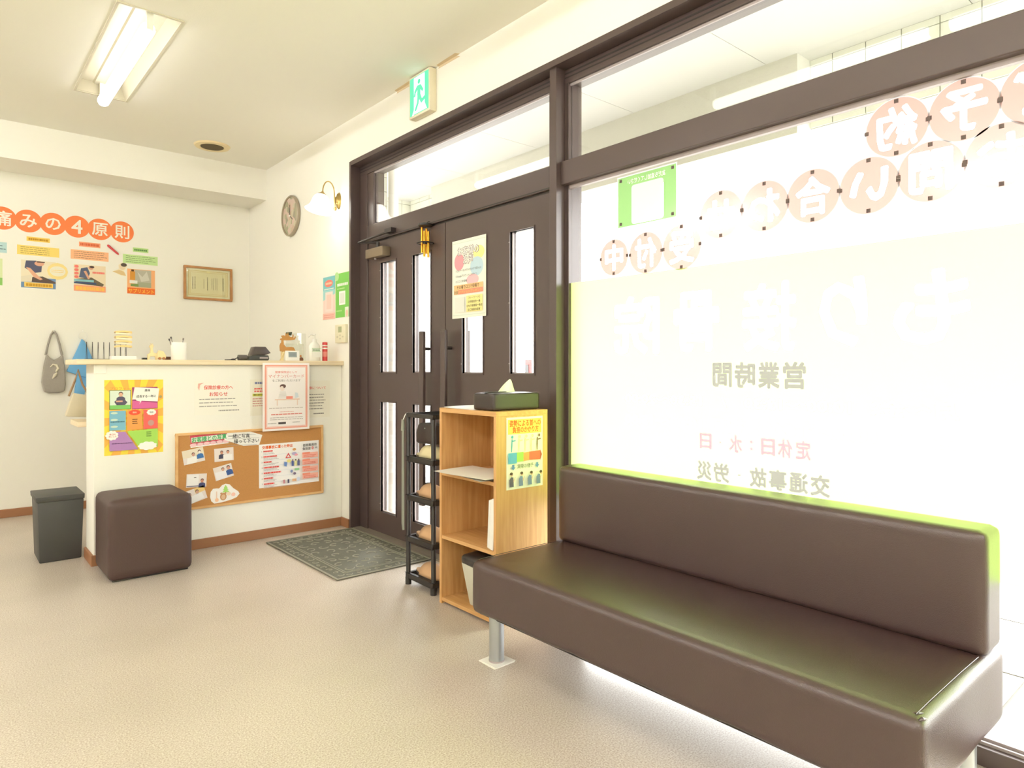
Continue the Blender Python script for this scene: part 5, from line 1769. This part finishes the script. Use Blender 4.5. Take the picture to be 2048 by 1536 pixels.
for zz, ma, mb_, nm in ((0.045, M_slip, M_slip2, 'lowest'), (0.228, M_slip, M_slip2, 'second lowest'), (0.432, M_slip, M_slip2, 'middle'), (0.622, M_cream, M_cream, 'upper')):
    c1 = 'cream' if ma is M_cream else 'beige'
    slipper('%s slipper on the %s tier of the black rack, nearer the room' % (c1, nm), ma, 1.838, 2.757, zz + 0.0025)
    slipper('%s slipper on the %s tier of the black rack, nearer the doors' % ('cream' if ma is M_cream else 'pinkish beige', nm), mb_, 1.945, 2.750, zz + 0.0025)
pch = thing('dark_pouch', 'dark brown pouch standing on the cream slippers in the rack', 'pouch', (1.865, 2.755, 0.700))
MB().prism([(-0.090, 0.0), (0.095, -0.004), (0.100, 0.050), (0.075, 0.098), (-0.060, 0.100), (-0.070, 0.092)][::1], 0, -0.055, 0.060).build('pouch_body', M_darkleather, pch, bevel=0.012, seg=3, smooth=True)
MB().lathe([(0.004, 0.056), (0.003, 0.059)], (0, 0.0, 0), 8, Matrix.Rotation(-PI / 2, 3, 'Y')).build('stud', M_metal, pch, loc=(0, 0.01, 0.075))

# ================================================================ BOOKCASE AND WHAT IT HOLDS
bk = thing('bookcase', 'honey wood three-tier open bookcase between slipper rack and bench', 'bookcase', (1.741, 2.133, 0))
BW, BD, BH, T = 0.408, 0.292, 0.885, 0.016
box(0, BD, 0, T, 0, BH - T).build('side_panel', M_shelfwood, bk, bevel=0.001)
box(0, BD, BW - T, BW, 0, BH - T).build('side_panel', M_shelfwood, bk, bevel=0.001)
box(0, BD, 0, BW, BH - T, BH + 0.004).build('top_panel', M_shelfwood_h, bk, bevel=0.001)
box(BD - 0.005, BD - 0.001, T, BW - T, 0.01, BH - T).build('back_panel', M_shelfwood, bk)
for zz in (0.012, 0.295, 0.582):
    box(0.002, BD - 0.006, T, BW - T, zz, zz + T).build('shelf', M_shelfwood_h, bk, bevel=0.001)
# posture poster on the bookcase side (faces -Y)
o, p = sheet('posture_poster', 'posture chart poster with coloured arrow bar on the bookcase side', 'poster', R_BACK, (1.741 + 0.158, 2.1325, 0.7115), 0.206, 0.302, '#F4F3DC')
p.rect(0.04, 0.03, 0.96, 0.235, '#F4D468')
p.text('姿勢による首への', 0.51, 0.085, 0.085, '#E2622C', exactw=0.86, bold=0.03)
p.text('負担のかかり方', 0.52, 0.175, 0.080, '#E2622C', exactw=0.72, bold=0.03)
for xx, cl_, ln in ((0.14, '#5AA6B8', 0.0), (0.33, '#DCE2A8', 0.01), (0.50, '#EAD8A8', 0.02), (0.66, '#EDC2A4', 0.03), (0.83, '#7E5A48', 0.045)):
    p.poly([(xx - 0.012, 0.48), (xx - 0.018, 0.40), (xx - 0.008, 0.30), (xx + 0.02, 0.30), (xx + 0.016, 0.40), (xx + 0.006, 0.48)][::-1], cl_)
    p.ell(xx + 0.01 + ln, 0.272, 0.03, 0.022, cl_)
    p.poly([(xx + 0.01, 0.32), (xx + 0.10, 0.315), (xx + 0.10, 0.33), (xx + 0.01, 0.34)][::-1], cl_)
p.rect(0.03, 0.49, 0.26, 0.64, '#63A9CC')
p.rect(0.26, 0.49, 0.44, 0.62, '#A4CF62')
p.poly([(0.44, 0.50), (0.62, 0.495), (0.62, 0.61), (0.44, 0.62)][::-1], '#EFA060')
p.poly([(0.60, 0.495), (0.90, 0.49), (0.96, 0.55), (0.90, 0.62), (0.60, 0.61)][::-1], '#E06A52')
p.poly([(0.90, 0.47), (0.96, 0.55), (0.90, 0.64)][::-1], '#B8544A')
for xx in (0.16, 0.82):
    p.poly([(xx - 0.03, 0.655), (xx + 0.03, 0.655), (xx + 0.03, 0.69), (xx + 0.06, 0.69), (xx, 0.735), (xx - 0.06, 0.69), (xx - 0.03, 0.69)][::-1], '#6A90BE')
p.text('実際の様子', 0.49, 0.685, 0.060, '#5A5A44', exactw=0.44)
for i, xx in enumerate((0.13, 0.38, 0.62, 0.86)):
    lean = 0.012 * i
    p.poly([(xx - 0.07, 0.96), (xx - 0.075, 0.86), (xx - 0.03, 0.82), (xx + 0.03, 0.83), (xx + 0.04, 0.96)][::-1], '#7A8AA6' if i else '#6A6470')
    p.ell(xx - 0.015 + lean * 2, 0.79 + lean * 0.5, 0.035, 0.025, '#DDB69A')
    p.ell(xx - 0.025 + lean * 2, 0.775 + lean * 0.5, 0.04, 0.02, '#5A4638')
    p.poly([(xx + 0.02, 0.88), (xx + 0.07, 0.82), (xx + 0.08, 0.83), (xx + 0.04, 0.90)][::-1], '#E2C2A8')
p.build(o)
# papers
M_paper = mat('off_white_paper', '#F2EEE4', 0.7, var=0.02, vscale=10)


def loose_paper(label, name, X, Y, Z, w, d, rot, curl, seed, layers=1):
    t_ = MB()
    rr = random.Random(seed)
    n = 8
    for L_ in range(layers):
        ang = rr.uniform(-0.06, 0.06) * (L_ > 0)
        ox, oy = rr.uniform(-0.008, 0.008) * (L_ > 0), rr.uniform(-0.012, 0.012) * (L_ > 0)
        k0 = len(t_.v)
        for lay in (0, 0.0008):
            for i in range(n + 1):
                for j in range(n + 1):
                    a, b_ = (i / n - 0.5) * w, (j / n - 0.5) * d
                    z_ = curl * max(0, (j / n - 0.6)) ** 2 * 4 + curl * 0.25 * math.sin(i / n * PI) * (j / n) ** 2
                    t_.v.append((a * math.cos(ang) - b_ * math.sin(ang) + ox, a * math.sin(ang) + b_ * math.cos(ang) + oy, z_ + lay + L_ * 0.0022))
        N = (n + 1) ** 2
        for i in range(n):
            for j in range(n):
                a = k0 + i * (n + 1) + j
                t_.f.append([a, a + n + 1, a + n + 2, a + 1])
                t_.f.append([a + N, a + 1 + N, a + n + 2 + N, a + n + 1 + N])
                t_.m += [0, 0]
    o = t_.build(name, M_paper, smooth=False)
    o.location = (X, Y, Z)
    o.rotation_euler = (0, 0, rot)
    tag(o, label, 'paper')
    return o


loose_paper('white sheet lying on top of the bookcase behind the tissue box', 'loose_sheet', 1.865, 2.425, 0.8893, 0.22, 0.20, 0.12, 0.006, 1)
loose_paper('uppermost untidy leaflet on the upper bookcase shelf, overhanging its front', 'leaflet', 1.800, 2.325, 0.6110, 0.235, 0.33, 0.10, 0.004, 2)
loose_paper('crooked leaflet underneath on the upper bookcase shelf', 'leaflet', 1.835, 2.300, 0.6010, 0.24, 0.28, -0.15, 0.006, 3)
# standing white folders on the middle shelf
GF = 'white folders standing in the bookcase'
for i in range(4):
    lean = 0.085 + 0.02 * i
    t_ = thing('folder', ['thickest white folder at the bookcase side panel', 'white folder next to the thickest one in the bookcase', 'thin white folder, third from the side panel in the bookcase', 'outermost leaning white folder in the bookcase'][i], 'folder', (1.745, 2.164 + 0.0125 * i + (0.009 if i else 0), 0.3115), GF, (-0.0 - 0.03 * i * 0, 0, 0))
    w_f = 0.018 if i == 0 else 0.0075
    m = MB().box(0.004 + 0.004 * i, 0.215, 0, w_f, 0, 0.215 - 0.004 * i)
    m.build('cover', M_white, t_, bevel=0.002)
    MB().box(0.008 + 0.004 * i, 0.213, w_f * 0.25, w_f * 0.75, 0.002, 0.2155 - 0.004 * i).build('pages', M_paper, t_)
    t_.rotation_euler = (0.060, 0, 0)
# fabric box on the bottom shelf
fb = thing('storage_bin', 'light grey tapered bin with a black liner on the lowest bookcase shelf', 'bin', (1.86, 2.272, 0.0285))
m = MB()
bx, by, tx, ty, hz = 0.085, 0.088, 0.110, 0.118, 0.190
m.v = [(-bx, -by, 0), (bx, -by, 0), (bx, by, 0), (-bx, by, 0), (-tx, -ty, hz), (tx, -ty, hz), (tx, ty, hz), (-tx, ty, hz)]
m.f = [[0, 3, 2, 1], [4, 5, 6, 7], [0, 1, 5, 4], [1, 2, 6, 5], [2, 3, 7, 6], [3, 0, 4, 7]]
m.m = [0] * 6
m.build('bin_body', mat('pale_grey_fabric', '#C6C2B0', 0.9, bump=0.5, bscale=400), fb, bevel=0.008, smooth=True)
soft('liner', mat('black_bag_plastic', '#2C2826', 0.35), fb, -0.113, 0.113, -0.121, 0.121, 0.176, 0.222, 0.018, dome=0.012, n=8, jit=0.006, seed=9)
# tissue box cover
tbx = thing('tissue_box', 'dark leatherette tissue box cover on top of the bookcase', 'tissue box', (1.892, 2.243, 0.8893))
soft('cover', M_darkleather, tbx, -0.131, 0.131, -0.072, 0.072, 0.0, 0.073, 0.010, dome=0.003, n=8, jit=0.0006, seed=5)
MB().box(-0.128, -0.010, -0.010, 0.014, 0.0755, 0.0785).build('flap', M_darkleather, tbx, bevel=0.001)
ts = MB()
n = 10
for i in range(n + 1):
    for j in range(n + 1):
        a, b_ = i / n, j / n
        w0 = 0.048 * (1 - b_) ** 0.8 + 0.006
        ts.v.append(((a - 0.5) * 2 * w0 + 0.020 * b_ ** 1.6, 0.006 * math.sin(a * PI * 2.2) * (1 - b_) + 0.004 * b_, 0.070 + b_ * 0.062 * (1 - 0.25 * (a - 0.6) ** 2)))
for i in range(n):
    for j in range(n):
        a = i * (n + 1) + j
        ts.f.append([a, a + n + 1, a + n + 2, a + 1])
        ts.m.append(0)
tso = ts.build('tissue', mat('white_tissue', '#F8F6EE', 0.9), tbx, smooth=True)
tso.modifiers.new('thickness', 'SOLIDIFY').thickness = 0.001

# ================================================================ BENCH
bench = thing('waiting_bench', 'long brown leatherette waiting bench with backrest under the shop window', 'bench', (0, 0, 0))
BY0, BY1 = 0.482, 1.984
soft('seat', M_leather, bench, 1.495, 2.074, BY0, BY1, 0.170, 0.360, 0.026, dome=0.006, n=22, jit=0.0016, seed=11, wav=0.0022)
bkr = soft('backrest', M_leather, bench, 1.940, 2.074, BY0 + 0.006, BY1 - 0.004, 0.358, 0.668, 0.022, dome=0.004, n=20, jit=0.0012, seed=12)
# stitched seams
m = MB()
for yy in (BY0 + 0.022, BY1 - 0.022):
    MB().tube([(1.520, yy, 0.3625), (1.60, yy, 0.3642), (1.80, yy, 0.3645), (1.935, yy, 0.3625)], 0.0013, 6).build('seam', M_leather, bench)
m = MB()
for sx_, a in ((0, 0), (1, 0.5)):
    m.tube([(1.508 + 0.012 * sx_, BY0 + 0.020 + 0.016 * sx_, 0.350 + 0.006 * sx_), (1.520 + 0.012 * sx_, BY0 + 0.010 + 0.012 * sx_, 0.357 + 0.003 * sx_), (1.536 + 0.01 * sx_, BY0 + 0.006 + 0.01 * sx_, 0.352 + 0.006 * sx_)], [0.0005, 0.004, 0.0005], 8)
m.build('corner_fold', M_leather, bench, smooth=True)
for (lx, ly) in ((1.548, 1.893), (1.985, 1.893), (1.548, 0.548), (1.985, 0.548)):
    lg = MB().lathe([(0.0275, 0.004), (0.0275, 0.172)], (lx, ly, 0), 28).build('leg', M_metal, bench, smooth=True)
    MB().lathe([(0.0285, 0.004), (0.0285, 0.010)], (lx, ly, 0), 28).build('leg_collar', M_bead, lg, smooth=True)
MB().box(1.53, 2.05, BY0 + 0.03, BY1 - 0.03, 0.158, 0.176).build('underframe', M_black, bench)
for i, (lx, ly, lab) in enumerate(((1.548, 1.893, 'white folded pad under the front bench leg by the bookcase'), (1.985, 1.893, 'white folded pad under the rear bench leg by the bookcase'), (1.548, 0.548, 'white folded pad under the front bench leg at the far end from the bookcase'), (1.985, 0.548, 'white folded pad under the rear bench leg at the far end from the bookcase'))):
    if i > 0:
        continue
    m = MB()
    for lay, (dx, rt_) in enumerate(((0.0, 0.0), (0.003, 0.05))):
        pts = []
        for (a, b_) in ((-0.048, -0.048), (0.048, -0.046), (0.046, 0.048), (-0.047, 0.046)):
            pts.append((lx + a * math.cos(rt_) - b_ * math.sin(rt_) + dx, ly + a * math.sin(rt_) + b_ * math.cos(rt_)))
        m.prism(pts, 2, lay * 0.002, lay * 0.002 + 0.0019)
    tag(m.build('floor_pad', M_paper), lab, 'pad')
